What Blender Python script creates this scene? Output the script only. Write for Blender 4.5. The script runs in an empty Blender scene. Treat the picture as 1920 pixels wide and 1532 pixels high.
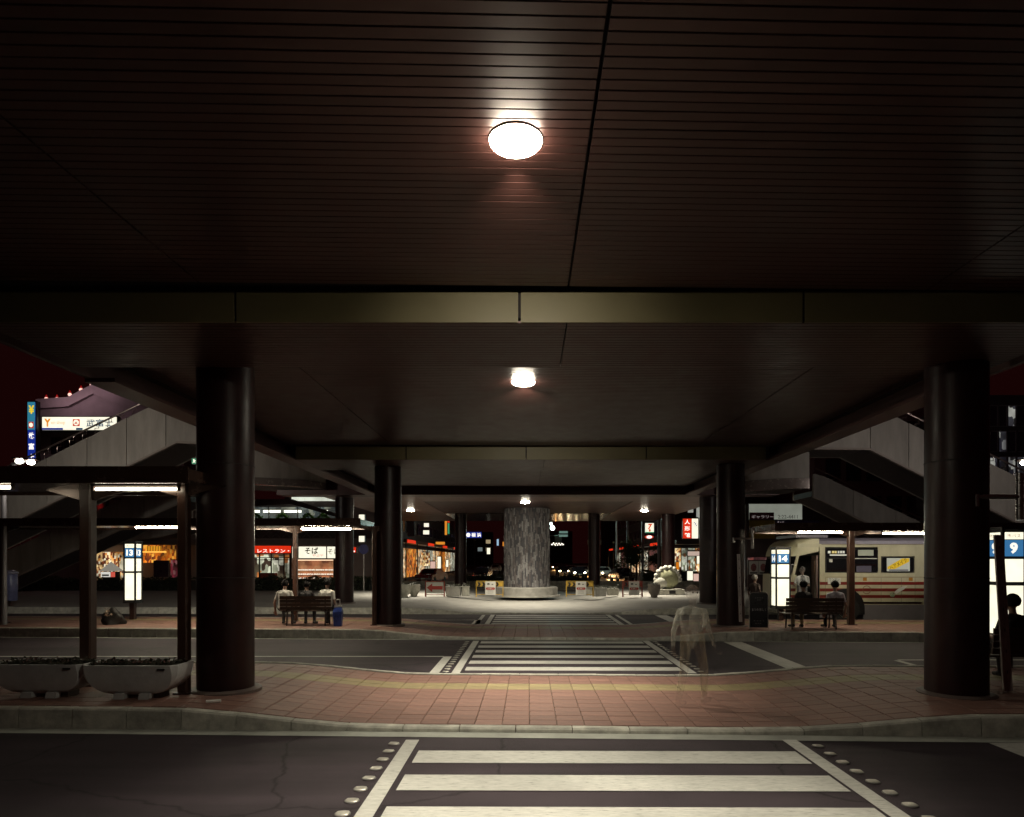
import bpy, bmesh, math, random
from mathutils import Vector, Matrix
random.seed(7)
S = bpy.context.scene
C = S.collection
R = math.radians

# ------------------------------------------------------------------ camera, world, exposure
F, H, VX, VY = 1250.0, 2.1, 990.0, 1050.0     # focal length in photo pixels, eye height, vanishing point
cd = bpy.data.cameras.new('camera')
cam = bpy.data.objects.new('camera', cd); C.objects.link(cam)
cd.sensor_fit = 'HORIZONTAL'; cd.sensor_width = 36.0; cd.lens = 36.0 * F / 1920.0
cd.shift_x = (960 - VX) / 1920.0; cd.shift_y = (VY - 766) / 1920.0
cd.clip_start = 0.05; cd.clip_end = 2000
cam.location = (0, 0, H); cam.rotation_euler = (R(90), 0, 0)
S.camera = cam

w = bpy.data.worlds.new('World'); S.world = w; w.use_nodes = True
bg = w.node_tree.nodes['Background']
bg.inputs[0].default_value = (1.0, 0.14, 0.14, 1); bg.inputs[1].default_value = 0.0072   # dark night sky with the town's reddish glow

S.view_settings.view_transform = 'Standard'; S.view_settings.look = 'None'
S.view_settings.exposure = 0.0; S.view_settings.gamma = 1.0
S.render.engine = 'CYCLES'
cy = S.cycles
cy.use_denoising = True
cy.use_adaptive_sampling = True; cy.adaptive_threshold = 0.03
cy.max_bounces = 4; cy.diffuse_bounces = 2; cy.glossy_bounces = 2; cy.transmission_bounces = 3; cy.transparent_max_bounces = 8
cy.caustics_reflective = False; cy.caustics_refractive = False
cy.sample_clamp_indirect = 3.0

LAMP = (1.0, 0.91, 0.72)          # colour of the mercury/fluorescent lamps
TUBE = (1.0, 0.90, 0.66)

# ------------------------------------------------------------------ helpers
def W(px, py, Y):
    "point that photo pixel (px,py) shows at distance Y"
    return Vector(((px - VX) * Y / F, Y, H - (py - VY) * Y / F))
def PX(px, Y): return (px - VX) * Y / F
def PZ(py, Y): return H - (py - VY) * Y / F

MATS = {}
def mat(name, col, rough=0.6, metal=0.0, var=0.0, scale=6.0, bump=0.0, bscale=60.0, spec=0.5, stretch=None, col2=None, alpha=1.0, aniso=0):
    if name in MATS: return MATS[name]
    m = bpy.data.materials.new(name); m.use_nodes = True
    nt = m.node_tree; b = nt.nodes['Principled BSDF']
    b.inputs['Base Color'].default_value = (*col, 1); b.inputs['Roughness'].default_value = rough
    b.inputs['Metallic'].default_value = metal; b.inputs['Specular IOR Level'].default_value = spec
    b.inputs['Alpha'].default_value = alpha
    if aniso: b.inputs['Anisotropic'].default_value = aniso
    tc = None
    if var > 0 or bump > 0:
        tc = nt.nodes.new('ShaderNodeTexCoord')
        vec = tc.outputs['Object']
        if stretch:
            mp = nt.nodes.new('ShaderNodeMapping'); mp.inputs['Scale'].default_value = stretch
            nt.links.new(vec, mp.inputs[0]); vec = mp.outputs[0]
    if var > 0:
        n = nt.nodes.new('ShaderNodeTexNoise'); n.inputs['Scale'].default_value = scale; n.inputs['Detail'].default_value = 4
        n.inputs['Roughness'].default_value = 0.65
        nt.links.new(vec, n.inputs['Vector'])
        oi = nt.nodes.new('ShaderNodeObjectInfo')
        rp = nt.nodes.new('ShaderNodeValToRGB')
        rp.color_ramp.elements[0].position = 0.3; rp.color_ramp.elements[1].position = 0.72
        c2 = col2 if col2 else tuple(c * (1 + var) for c in col)
        c1 = tuple(c * (1 - var) for c in col)
        rp.color_ramp.elements[0].color = (*c1, 1); rp.color_ramp.elements[1].color = (*c2, 1)
        nt.links.new(n.outputs['Fac'], rp.inputs['Fac'])
        hs = nt.nodes.new('ShaderNodeHueSaturation')
        mr = nt.nodes.new('ShaderNodeMapRange'); mr.inputs[3].default_value = 1 - var * 0.55; mr.inputs[4].default_value = 1 + var * 0.55
        nt.links.new(oi.outputs['Random'], mr.inputs[0]); nt.links.new(mr.outputs[0], hs.inputs['Value'])
        nt.links.new(rp.outputs[0], hs.inputs['Color'])
        nt.links.new(hs.outputs[0], b.inputs['Base Color'])
        rm = nt.nodes.new('ShaderNodeMapRange'); rm.inputs[3].default_value = max(0.03, rough - 0.12); rm.inputs[4].default_value = min(1, rough + 0.12)
        nt.links.new(n.outputs['Fac'], rm.inputs[0]); nt.links.new(rm.outputs[0], b.inputs['Roughness'])
    if bump > 0:
        n2 = nt.nodes.new('ShaderNodeTexNoise'); n2.inputs['Scale'].default_value = bscale; n2.inputs['Detail'].default_value = 2
        nt.links.new(vec, n2.inputs['Vector'])
        bp = nt.nodes.new('ShaderNodeBump'); bp.inputs['Strength'].default_value = bump; bp.inputs['Distance'].default_value = 0.01
        nt.links.new(n2.outputs['Fac'], bp.inputs['Height']); nt.links.new(bp.outputs[0], b.inputs['Normal'])
    MATS[name] = m; return m

def emit(name, col, strength, var=0.0, scale=4.0):
    if name in MATS: return MATS[name]
    m = bpy.data.materials.new(name); m.use_nodes = True
    nt = m.node_tree; b = nt.nodes['Principled BSDF']
    b.inputs['Base Color'].default_value = (0.6 * col[0], 0.6 * col[1], 0.6 * col[2], 1)
    b.inputs['Emission Color'].default_value = (*col, 1); b.inputs['Emission Strength'].default_value = strength
    if var > 0:       # uneven back-lighting of a translucent panel
        tc = nt.nodes.new('ShaderNodeTexCoord'); n = nt.nodes.new('ShaderNodeTexNoise')
        n.inputs['Scale'].default_value = scale; n.inputs['Detail'].default_value = 2
        nt.links.new(tc.outputs['Object'], n.inputs['Vector'])
        mr = nt.nodes.new('ShaderNodeMapRange'); mr.inputs[1].default_value = 0.3; mr.inputs[2].default_value = 0.7
        mr.inputs[3].default_value = strength * (1 - var); mr.inputs[4].default_value = strength * (1 + var)
        nt.links.new(n.outputs['Fac'], mr.inputs[0]); nt.links.new(mr.outputs[0], b.inputs['Emission Strength'])
    MATS[name] = m; return m

def paint_mat():
    "worn white road paint: scuffs and holes down to the asphalt"
    m = bpy.data.materials.new('road_paint'); m.use_nodes = True
    nt = m.node_tree; b = nt.nodes['Principled BSDF']; b.inputs['Roughness'].default_value = 0.6
    tc = nt.nodes.new('ShaderNodeTexCoord')
    mp = nt.nodes.new('ShaderNodeMapping'); mp.inputs['Scale'].default_value = (5, 26, 5)
    nt.links.new(tc.outputs['Object'], mp.inputs[0])
    n = nt.nodes.new('ShaderNodeTexNoise'); n.inputs['Scale'].default_value = 1.6; n.inputs['Detail'].default_value = 6; n.inputs['Roughness'].default_value = 0.72
    nt.links.new(mp.outputs[0], n.inputs['Vector'])
    rp = nt.nodes.new('ShaderNodeValToRGB'); e = rp.color_ramp.elements
    e[0].position = 0.29; e[0].color = (0.09, 0.085, 0.08, 1); e[1].position = 0.41; e[1].color = (0.54, 0.54, 0.50, 1)
    k = e.new(0.62); k.color = (0.70, 0.69, 0.64, 1)
    nt.links.new(n.outputs['Fac'], rp.inputs[0])
    n3 = nt.nodes.new('ShaderNodeTexNoise'); n3.inputs['Scale'].default_value = 0.9; n3.inputs['Detail'].default_value = 6
    nt.links.new(tc.outputs['Object'], n3.inputs['Vector'])
    mr = nt.nodes.new('ShaderNodeMapRange'); mr.inputs[1].default_value = 0.3; mr.inputs[2].default_value = 0.7; mr.inputs[3].default_value = 0.72; mr.inputs[4].default_value = 1.05
    nt.links.new(n3.outputs['Fac'], mr.inputs[0])
    mx = nt.nodes.new('ShaderNodeMix'); mx.data_type = 'RGBA'; mx.blend_type = 'MULTIPLY'; mx.inputs[0].default_value = 1
    nt.links.new(rp.outputs[0], mx.inputs[6]); nt.links.new(mr.outputs[0], mx.inputs[7])
    nt.links.new(mx.outputs[2], b.inputs['Base Color'])
    MATS['paint'] = m; return m

class MB:
    "collects shapes and builds ONE mesh object"
    def __init__(s): s.v = []; s.f = []
    def add(s, vs, fs):
        o = len(s.v); s.v += [tuple(v) for v in vs]; s.f += [tuple(i + o for i in f) for f in fs]; return s
    def box(s, x0, x1, y0, y1, z0, z1):
        return s.add([(x0,y0,z0),(x1,y0,z0),(x1,y1,z0),(x0,y1,z0),(x0,y0,z1),(x1,y0,z1),(x1,y1,z1),(x0,y1,z1)],
                     [(0,3,2,1),(4,5,6,7),(0,1,5,4),(1,2,6,5),(2,3,7,6),(3,0,4,7)])
    def quad(s, a, b, c, d): return s.add([a,b,c,d], [(0,1,2,3)])
    def prism(s, pts, y0, y1):
        "polygon in the XZ plane pushed along Y"
        n = len(pts)
        vs = [(p[0], y0, p[1]) for p in pts] + [(p[0], y1, p[1]) for p in pts]
        fs = [tuple(range(n)), tuple(range(2*n-1, n-1, -1))] + [(i, i+n, (i+1)%n+n, (i+1)%n) for i in range(n)]
        return s.add(vs, fs)
    def prismx(s, pts, x0, x1):
        "polygon in the YZ plane pushed along X"
        n = len(pts)
        vs = [(x0, p[0], p[1]) for p in pts] + [(x1, p[0], p[1]) for p in pts]
        fs = [tuple(range(n)), tuple(range(2*n-1, n-1, -1))] + [(i, i+n, (i+1)%n+n, (i+1)%n) for i in range(n)]
        return s.add(vs, fs)
    def prismz(s, pts, z0, z1):
        n = len(pts)
        vs = [(p[0], p[1], z0) for p in pts] + [(p[0], p[1], z1) for p in pts]
        fs = [tuple(range(n-1, -1, -1)), tuple(range(n, 2*n))] + [(i, (i+1)%n, (i+1)%n+n, i+n) for i in range(n)]
        return s.add(vs, fs)
    def lathe(s, prof, n=24, c=(0,0,0), cap=True):
        vs = []; fs = []
        for r, z in prof:
            for k in range(n):
                a = 2*math.pi*k/n; vs.append((c[0]+r*math.cos(a), c[1]+r*math.sin(a), c[2]+z))
        m = len(prof)
        for j in range(m-1):
            for k in range(n):
                fs.append((j*n+k, j*n+(k+1)%n, (j+1)*n+(k+1)%n, (j+1)*n+k))
        if cap:
            fs.append(tuple(range(n-1, -1, -1))); fs.append(tuple((m-1)*n+k for k in range(n)))
        return s.add(vs, fs)
    def tube(s, pts, r, n=8, cap=True):
        pts = [Vector(p) for p in pts]; rs = r if isinstance(r, (list, tuple)) else [r]*len(pts)
        vs = []; fs = []
        for i, p in enumerate(pts):
            d = (pts[min(i+1, len(pts)-1)] - pts[max(i-1, 0)]).normalized()
            up = Vector((0,0,1)) if abs(d.z) < 0.9 else Vector((1,0,0))
            a = d.cross(up).normalized(); b = d.cross(a).normalized()
            for k in range(n):
                t = 2*math.pi*k/n; vs.append(p + (a*math.cos(t) + b*math.sin(t))*rs[i])
        for i in range(len(pts)-1):
            for k in range(n): fs.append((i*n+k, i*n+(k+1)%n, (i+1)*n+(k+1)%n, (i+1)*n+k))
        if cap:
            fs.append(tuple(range(n-1, -1, -1))); fs.append(tuple((len(pts)-1)*n+k for k in range(n)))
        return s.add(vs, fs)
    def ball(s, c, r, nu=12, nv=8, sx=1, sy=1, sz=1):
        vs = []; fs = []
        for j in range(1, nv):
            t = math.pi*j/nv
            for k in range(nu):
                a = 2*math.pi*k/nu; vs.append((c[0]+sx*r*math.sin(t)*math.cos(a), c[1]+sy*r*math.sin(t)*math.sin(a), c[2]+sz*r*math.cos(t)))
        top = len(vs); vs.append((c[0],c[1],c[2]+sz*r)); bot = len(vs); vs.append((c[0],c[1],c[2]-sz*r))
        for j in range(nv-2):
            for k in range(nu): fs.append((j*nu+k, (j+1)*nu+k, (j+1)*nu+(k+1)%nu, j*nu+(k+1)%nu))
        for k in range(nu):
            fs.append((top, k, (k+1)%nu)); fs.append((bot, (nv-2)*nu+(k+1)%nu, (nv-2)*nu+k))
        return s.add(vs, fs)
    def leaves(s, n, fn, size):
        for _ in range(n):
            p = Vector(fn()); a = Vector((random.gauss(0,1), random.gauss(0,1), random.gauss(0,.6))).normalized()
            b = a.orthogonal().normalized(); k = size*random.uniform(.6, 1.3)
            s.add([p-a*k, p+b*k*.5, p+a*k, p-b*k*.5], [(0,1,2,3)])
        return s
    def build(s, name, material, parent=None, smooth=False, local=False):
        me = bpy.data.meshes.new(name)
        off = Vector((0,0,0))
        if parent is not None and not local: off = world_loc(parent)
        me.from_pydata([(v[0]-off.x, v[1]-off.y, v[2]-off.z) for v in s.v], [], s.f)
        me.update()
        if material: me.materials.append(material)
        if smooth:
            me.polygons.foreach_set('use_smooth', [True]*len(me.polygons))
            me.set_sharp_from_angle(angle=R(40))
        o = bpy.data.objects.new(name, me); C.objects.link(o)
        if parent is not None: o.parent = parent
        return o

def world_loc(o):
    v = Vector((0,0,0))
    while o is not None: v += Vector(o.location); o = o.parent
    return v
def tag(o, label=None, cat=None, group=None, kind=None):
    if label: o['label'] = label
    if cat: o['category'] = cat
    if group: o['group'] = group
    if kind: o['kind'] = kind
    return o
def thing(name, label, cat, loc=(0,0,0), group=None):
    o = bpy.data.objects.new(name, None); C.objects.link(o); o.location = loc; o.empty_display_size = 0.2
    return tag(o, label, cat, group)
def copy_tree(o, parent=None):
    c = o.copy(); C.objects.link(c); c.parent = parent
    for ch in list(o.children): copy_tree(ch, c)
    return c
def text(name, body, h, material, parent, loc, width=None, rot=(90,0,0), bold=0.0, vertical=False, shear=0.0):
    "flat lettering: loc is the world position of its centre"
    if vertical: body = '\n'.join(body)
    cu = bpy.data.curves.new(name, 'FONT'); cu.body = body; cu.align_x = 'CENTER'; cu.offset = bold; cu.shear = shear
    cu.resolution_u = 3; cu.fill_mode = 'BOTH'; cu.extrude = 0.0
    t = bpy.data.objects.new('tmp', cu); C.objects.link(t)
    dg = bpy.context.evaluated_depsgraph_get(); me = bpy.data.meshes.new_from_object(t.evaluated_get(dg))
    bpy.data.objects.remove(t); bpy.data.curves.remove(cu)
    if len(me.vertices) == 0: return None
    xs = [v.co.x for v in me.vertices]; ys = [v.co.y for v in me.vertices]
    cx, cyy = (min(xs)+max(xs))/2, (min(ys)+max(ys))/2; sy = h/max(1e-6, max(ys)-min(ys))
    sx = (width/max(1e-6, max(xs)-min(xs))) if width else sy
    for v in me.vertices: v.co = ((v.co.x-cx)*sx, (v.co.y-cyy)*sy, 0)
    me.materials.clear(); me.materials.append(material); me.name = name
    o = bpy.data.objects.new(name, me); C.objects.link(o)
    o.rotation_euler = tuple(R(a) for a in rot)
    if parent is not None: o.parent = parent; o.location = Vector(loc) - world_loc(parent)
    else: o.location = loc
    return o
def clear_bezel(mb, x0, x1, z0, z1, y0, y1, b):
    "four bars round an opening"
    mb.box(x0, x1, y0, y1, z1-b, z1); mb.box(x0, x1, y0, y1, z0, z0+b)
    mb.box(x0, x0+b, y0, y1, z0+b, z1-b); mb.box(x1-b, x1, y0, y1, z0+b, z1-b)
    return mb

# ------------------------------------------------------------------ materials
def asphalt_mat():
    m = bpy.data.materials.new('asphalt'); m.use_nodes = True; nt = m.node_tree; b = nt.nodes['Principled BSDF']
    tc = nt.nodes.new('ShaderNodeTexCoord')
    def noise(sc, det, stretch=None):
        n = nt.nodes.new('ShaderNodeTexNoise'); n.inputs['Scale'].default_value = sc; n.inputs['Detail'].default_value = det; n.inputs['Roughness'].default_value = .6
        v = tc.outputs['Object']
        if stretch: mp = nt.nodes.new('ShaderNodeMapping'); mp.inputs['Scale'].default_value = stretch; nt.links.new(v, mp.inputs[0]); v = mp.outputs[0]
        nt.links.new(v, n.inputs['Vector']); return n
    def ramp(n, p0, c0, p1, c1):
        r = nt.nodes.new('ShaderNodeValToRGB'); e = r.color_ramp.elements; e[0].position = p0; e[0].color = (*c0,1); e[1].position = p1; e[1].color = (*c1,1); nt.links.new(n.outputs[0], r.inputs[0]); return r
    def mul(a, c):
        x = nt.nodes.new('ShaderNodeMix'); x.data_type = 'RGBA'; x.blend_type = 'MULTIPLY'; x.inputs[0].default_value = 1; nt.links.new(a, x.inputs[6]); nt.links.new(c, x.inputs[7]); return x.outputs[2]
    agg = ramp(noise(140, 2), .32, (.022,.0160,.0205), .70, (.092,.072,.085))
    big = ramp(noise(.55, 4), .3, (.62,.60,.62), .7, (1.15,1.12,1.12))
    lane = ramp(noise(1.0, 3, (.12,1.6,1)), .38, (.72,.72,.72), .6, (1.06,1.06,1.06))     # tyre-darkened bands along the lanes
    vo = nt.nodes.new('ShaderNodeTexVoronoi'); vo.feature = 'DISTANCE_TO_EDGE'; vo.inputs['Scale'].default_value = .38
    wn = noise(1.6, 4); mx = nt.nodes.new('ShaderNodeMix'); mx.data_type = 'VECTOR'; mx.inputs[0].default_value = .28; nt.links.new(tc.outputs['Object'], mx.inputs[4]); nt.links.new(wn.outputs['Color'], mx.inputs[5]); nt.links.new(mx.outputs[1], vo.inputs['Vector'])
    crack = ramp(vo, .0, (.35,.35,.35), .006, (1,1,1))
    col = mul(mul(mul(agg.outputs[0], big.outputs[0]), lane.outputs[0]), crack.outputs[0])
    nt.links.new(col, b.inputs['Base Color']); b.inputs['Roughness'].default_value = .75; b.inputs['Specular IOR Level'].default_value = .35
    bn = noise(150, 2); bp = nt.nodes.new('ShaderNodeBump'); bp.inputs['Strength'].default_value = .6; bp.inputs['Distance'].default_value = .008; nt.links.new(bn.outputs[0], bp.inputs['Height']); nt.links.new(bp.outputs[0], b.inputs['Normal'])
    MATS['asphalt'] = m; return m
asphalt = asphalt_mat()
paint = paint_mat()
concrete = mat('concrete', (0.33, 0.32, 0.29), 0.8, var=0.25, scale=3, bump=0.25, bscale=45)
kerbm = mat('kerb_concrete', (0.42, 0.41, 0.36), 0.82, var=0.35, scale=5, bump=0.4, bscale=50)
gutterm = mat('gutter_concrete', (0.36, 0.37, 0.33), 0.8, var=0.22, scale=2.2, bump=0.25, bscale=60)
tile_red = mat('red_paver', (0.235, 0.127, 0.100), 0.62, var=0.22, scale=7, bump=0.25, bscale=90)
tile_yel = mat('yellow_paver', (0.29, 0.235, 0.12), 0.62, var=0.2, scale=7, bump=0.25, bscale=90)
grout = mat('grout', (0.10, 0.075, 0.06), 0.9, var=0.2)
plaza = mat('plaza_concrete', (0.29, 0.28, 0.26), 0.75, var=0.15, scale=1.5, bump=0.15, bscale=60)
colpaint = mat('dark_red_paint', (0.016, 0.0042, 0.0042), 0.42, var=0.35, scale=3.5, bump=0.12, bscale=9, spec=0.3)
slatm = mat('bronze_slat', (0.046, 0.0165, 0.0135), 0.42, metal=0.25, var=0.2, scale=3)
smooth_soff = mat('bronze_panel', (0.13, 0.072, 0.06), 0.40, metal=0.5, var=0.1, scale=1.2)
beamface = mat('olive_panel', (0.105, 0.088, 0.042), 0.5, metal=0.1, var=0.08, scale=1.2)
voidm = mat('soffit_void', (0.012, 0.008, 0.008), 0.9)
wallgrey = mat('stair_render', (0.27, 0.245, 0.22), 0.85, var=0.22, scale=1.4, stretch=(1.6,1.6,.35), bump=0.2, bscale=40)
steel = mat('steel', (0.45, 0.43, 0.42), 0.3, metal=0.9, var=0.1, scale=8)
darkmetal = mat('dark_metal', (0.045, 0.022, 0.018), 0.4, metal=0.2, var=0.15, scale=4)
shelterm = mat('shelter_brown', (0.055, 0.030, 0.022), 0.25, metal=0.3, var=0.15, scale=3)
blackm = mat('black_paint', (0.012, 0.011, 0.012), 0.45, var=0.1)
rubber = mat('rubber', (0.015, 0.014, 0.014), 0.75, var=0.15)
glassd = mat('dark_glass', (0.010, 0.010, 0.012), 0.06, spec=0.8)
lampglass = emit('lamp_glass', LAMP, 900)
signwhite = emit('sign_white', (1.0, 0.95, 0.72), 1.15, var=0.12, scale=3)
signblue = emit('sign_blue', (0.05, 0.21, 0.45), 0.75)
signletter = emit('sign_letter', (1.0, 0.97, 0.85), 1.1)

# ================================================================== SETTING
Gd = MB().quad((-260,-12,0),(260,-12,0),(260,420,0),(-260,420,0)).build('road', asphalt)
tag(Gd, kind='structure')

def hprof(X, lo=0.06, hi=0.25):
    def ss(t): t = max(0, min(1, t)); return t*t*(3-2*t)
    if X < 0.5: return lo + (hi-lo)*ss((-1.75-X)/2.9)
    return lo + (hi-lo)*ss((X-2.85)/2.9)

def platform(name, yf, yb, slope, x0, x1, top, lo, hi, kerb_len, kw=0.15):
    "raised pavement with individual kerbstones; its kerbs drop towards the crossing"
    n = 110
    xs = [x0+(x1-x0)*i/n for i in range(n+1)]
    mb = MB(); vs = []; fs = []
    for x in xs:
        h = hprof(x, lo, hi)-0.014
        vs += [(x, yf+slope*x+kw*.6, 0), (x, yf+slope*x+kw*.6, h), (x, yb+slope*x-kw*.6, h), (x, yb+slope*x-kw*.6, 0)]
    for i in range(n):
        a = i*4; b = a+4
        fs += [(a, b, b+1, a+1), (a+1, b+1, b+2, a+2), (a+2, b+2, b+3, a+3)]
    mb.add(vs, fs)
    P = mb.build(name, top); tag(P, kind='structure')
    for side, y0, sgn in ((0, yf, 1), (1, yb, -1)):
        x = x0
        while x < x1-0.01:
            xe = x+kerb_len; a, b = x+0.006, xe-0.006
            ha, hb = hprof(a, lo, hi)+random.uniform(-.003,.003), hprof(b, lo, hi)+random.uniform(-.003,.003)
            k = MB(); j = random.uniform(-.004, .004)
            # cross-section with a chamfered outer edge and slightly battered face
            sec = lambda X, h: [(X, y0+slope*X+j, 0.0), (X, y0+slope*X+j+sgn*0.012*h/0.25, h-0.02), (X, y0+slope*X+j+sgn*0.03, h), (X, y0+slope*X+sgn*kw, h), (X, y0+slope*X+sgn*kw, 0.0)]
            s1, s2 = sec(a, ha), sec(b, hb)
            fs2 = [tuple(range(5)), tuple(range(9, 4, -1))] + [(i, i+5, (i+1)%5+5, (i+1)%5) for i in range(5)]
            k.add(s1+s2, fs2).build('kerbstone', kerbm, P)
            x = xe
    return P

plat_near = platform('near_platform', 8.08, 12.02, -0.036, -10.5, 10.6, grout, 0.06, 0.25, 0.69)
plat_mid = platform('middle_platform', 17.5, 21.2, -0.05, -19.0, 20.4, grout, 0.06, 0.25, 0.69)
plat_far = platform('far_island', 25.7, 46.0, -0.02, -30, 30, plaza, 0.06, 0.25, 1.2)

# gutters: pale concrete strips along the kerbs
def gutter(yf, slope, x0, x1, wd, sgn, z=0.006):
    MB().quad((x0, yf+slope*x0-sgn*wd, z), (x1, yf+slope*x1-sgn*wd, z), (x1, yf+slope*x1-sgn*0.004, z), (x0, yf+slope*x0-sgn*0.004, z)).build('gutter_strip', gutterm, Gd) if sgn > 0 else \
    MB().quad((x0, yf+slope*x0+0.004, z), (x1, yf+slope*x1+0.004, z), (x1, yf+slope*x1+wd, z), (x0, yf+slope*x0+wd, z)).build('gutter_strip', gutterm, Gd)
gutter(8.08, -0.036, -10.5, 10.6, 0.24, 1)
gutter(12.02, -0.036, -10.5, 10.6, 0.22, -1)
gutter(17.5, -0.05, -19, 20.4, 0.18, 1)
gutter(21.2, -0.05, -19, 20.4, 0.22, -1)

# paving: single pavers where they show large, the rest joined
def tile_mesh(wd, dp, th, nm, material):
    mb = MB(); c = 0.006
    x, y = wd/2, dp/2
    vs = [(-x,-y,-th),(x,-y,-th),(x,y,-th),(-x,y,-th),(-x,-y,-c),(x,-y,-c),(x,y,-c),(-x,y,-c),(-x+c,-y+c,0),(x-c,-y+c,0),(x-c,y-c,0),(-x+c,y-c,0)]
    fs = [(0,1,5,4),(1,2,6,5),(2,3,7,6),(3,0,4,7),(4,5,9,8),(5,6,10,9),(6,7,11,10),(7,4,8,11),(8,9,10,11)]
    me = bpy.data.meshes.new(nm); me.from_pydata(vs, [], fs); me.materials.append(material); me.update(); return me
TW, TD = 0.342, 0.2495
me_red = tile_mesh(TW-.007, TD-.006, .03, 'paver', tile_red); me_yel = tile_mesh(TW-.007, TD-.006, .03, 'paver', tile_yel)
cells = []
nrow = 14
for r in range(nrow):
    for cidx in range(-30, 31):
        X = 0.17+cidx*TW + 0.02
        Y = 8.08+0.16-0.036*X+(r+.5)*TD+.02
        if abs(X) > 10.1: continue
        scr = (VX+X*F/Y)
        cells.append((r, X, Y, -40 < scr < 1960))
vis = sorted([c for c in cells if c[3]], key=lambda c: c[2]+abs(c[1]-0.8)*0.42)
single = set((c[0], round(c[1], 3)) for c in vis[:300])
rest = {0: MB(), 1: MB()}
for r, X, Y, v in cells:
    yel = r in (9, 10)
    h = hprof(X); sl = (hprof(X+.1)-hprof(X-.1))/.2
    dz = random.uniform(-.0025, .0025)
    M = Matrix.Translation((X, Y, h+dz)) @ Matrix.Rotation(-math.atan(sl), 4, 'Y') @ Matrix.Rotation(math.atan(-0.036)+random.uniform(-.004,.004), 4, 'Z') @ Matrix.Rotation(random.uniform(-.005,.005), 4, 'X')
    if (r, round(X, 3)) in single:
        o = bpy.data.objects.new('paver', me_yel if yel else me_red); C.objects.link(o); o.parent = plat_near; o.matrix_local = M
    else:
        me = me_red
        rest[1 if yel else 0].add([M @ vv.co for vv in me.vertices], [tuple(p.vertices) for p in me.polygons])
tag(rest[0].build('outer_pavers', tile_red, plat_near), kind='stuff')
tag(rest[1].build('outer_yellow_pavers', tile_yel, plat_near), kind='stuff')
rest = {0: MB(), 1: MB()}
for r in range(14):
    for cidx in range(-56, 58):
        X = 0.15+cidx*TW; Y = 17.5+0.15-0.05*X+(r+.5)*TD
        if X < -18.8 or X > 20.2: continue
        h = hprof(X); sl = (hprof(X+.1)-hprof(X-.1))/.2
        M = Matrix.Translation((X, Y, h+random.uniform(-.003,.003))) @ Matrix.Rotation(-math.atan(sl), 4, 'Y') @ Matrix.Rotation(math.atan(-0.05), 4, 'Z')
        rest[1 if r in (9, 10) else 0].add([M @ vv.co for vv in me_red.vertices], [tuple(p.vertices) for p in me_red.polygons])
tag(rest[0].build('pavers', tile_red, plat_mid), kind='stuff'); tag(rest[1].build('yellow_pavers', tile_yel, plat_mid), kind='stuff')

# road markings (paint sheets on the road)
def mark(x0, x1, y0, y1, name='road_marking', slope=0.0, z=0.008):
    n = max(1, int(abs(x1-x0)/1.5))
    return MB().quad((x0, y0+slope*x0, z), (x1, y0+slope*x1, z), (x1, y1+slope*x1, z), (x0, y1+slope*x0, z)).build(name, paint, Gd)
def crossing(stripes, y0, y1):
    for a, b in stripes: mark(-1.2, 2.92, a, b, 'crosswalk_stripe', -0.008)
    mark(-1.42, -1.265, y0, y1, 'crosswalk_edge_line'); mark(2.955, 3.12, y0, y1, 'crosswalk_edge_line')
crossing([(6.87,7.31),(6.05,6.49),(5.21,5.65),(4.38,4.82),(3.55,3.99)], 3.0, 7.76)
crossing([(12.62+.82*i, 13.03+.82*i) for i in range(6)], 12.3, 17.25)
crossing([(21.62+.78*i, 22.02+.78*i) for i in range(5)], 21.5, 25.45)
mark(5.27, 5.72, 2.5, 7.62, 'stop_line'); mark(4.99, 5.45, 12.15, 17.0, 'stop_line'); mark(-1.83, -1.65, 12.36, 14.45, 'stop_line')
mark(-22, -1.83, 14.4, 14.52, 'lane_line', 0.0); mark(7.75, 22, 13.9, 14.02, 'lane_line'); mark(7.62, 7.75, 12.2, 13.9, 'lane_line')
mark(-1.85, -1.62, 21.6, 23.2, 'stop_line'); mark(-20, -1.85, 23.2, 23.3, 'lane_line'); mark(4.8, 5.25, 21.4, 25.3, 'stop_line')
mark(-1.75, -1.62, 21.6, 25.4, 'crosswalk_edge_line'); mark(3.3, 3.42, 21.4, 25.4, 'crosswalk_edge_line')

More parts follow.
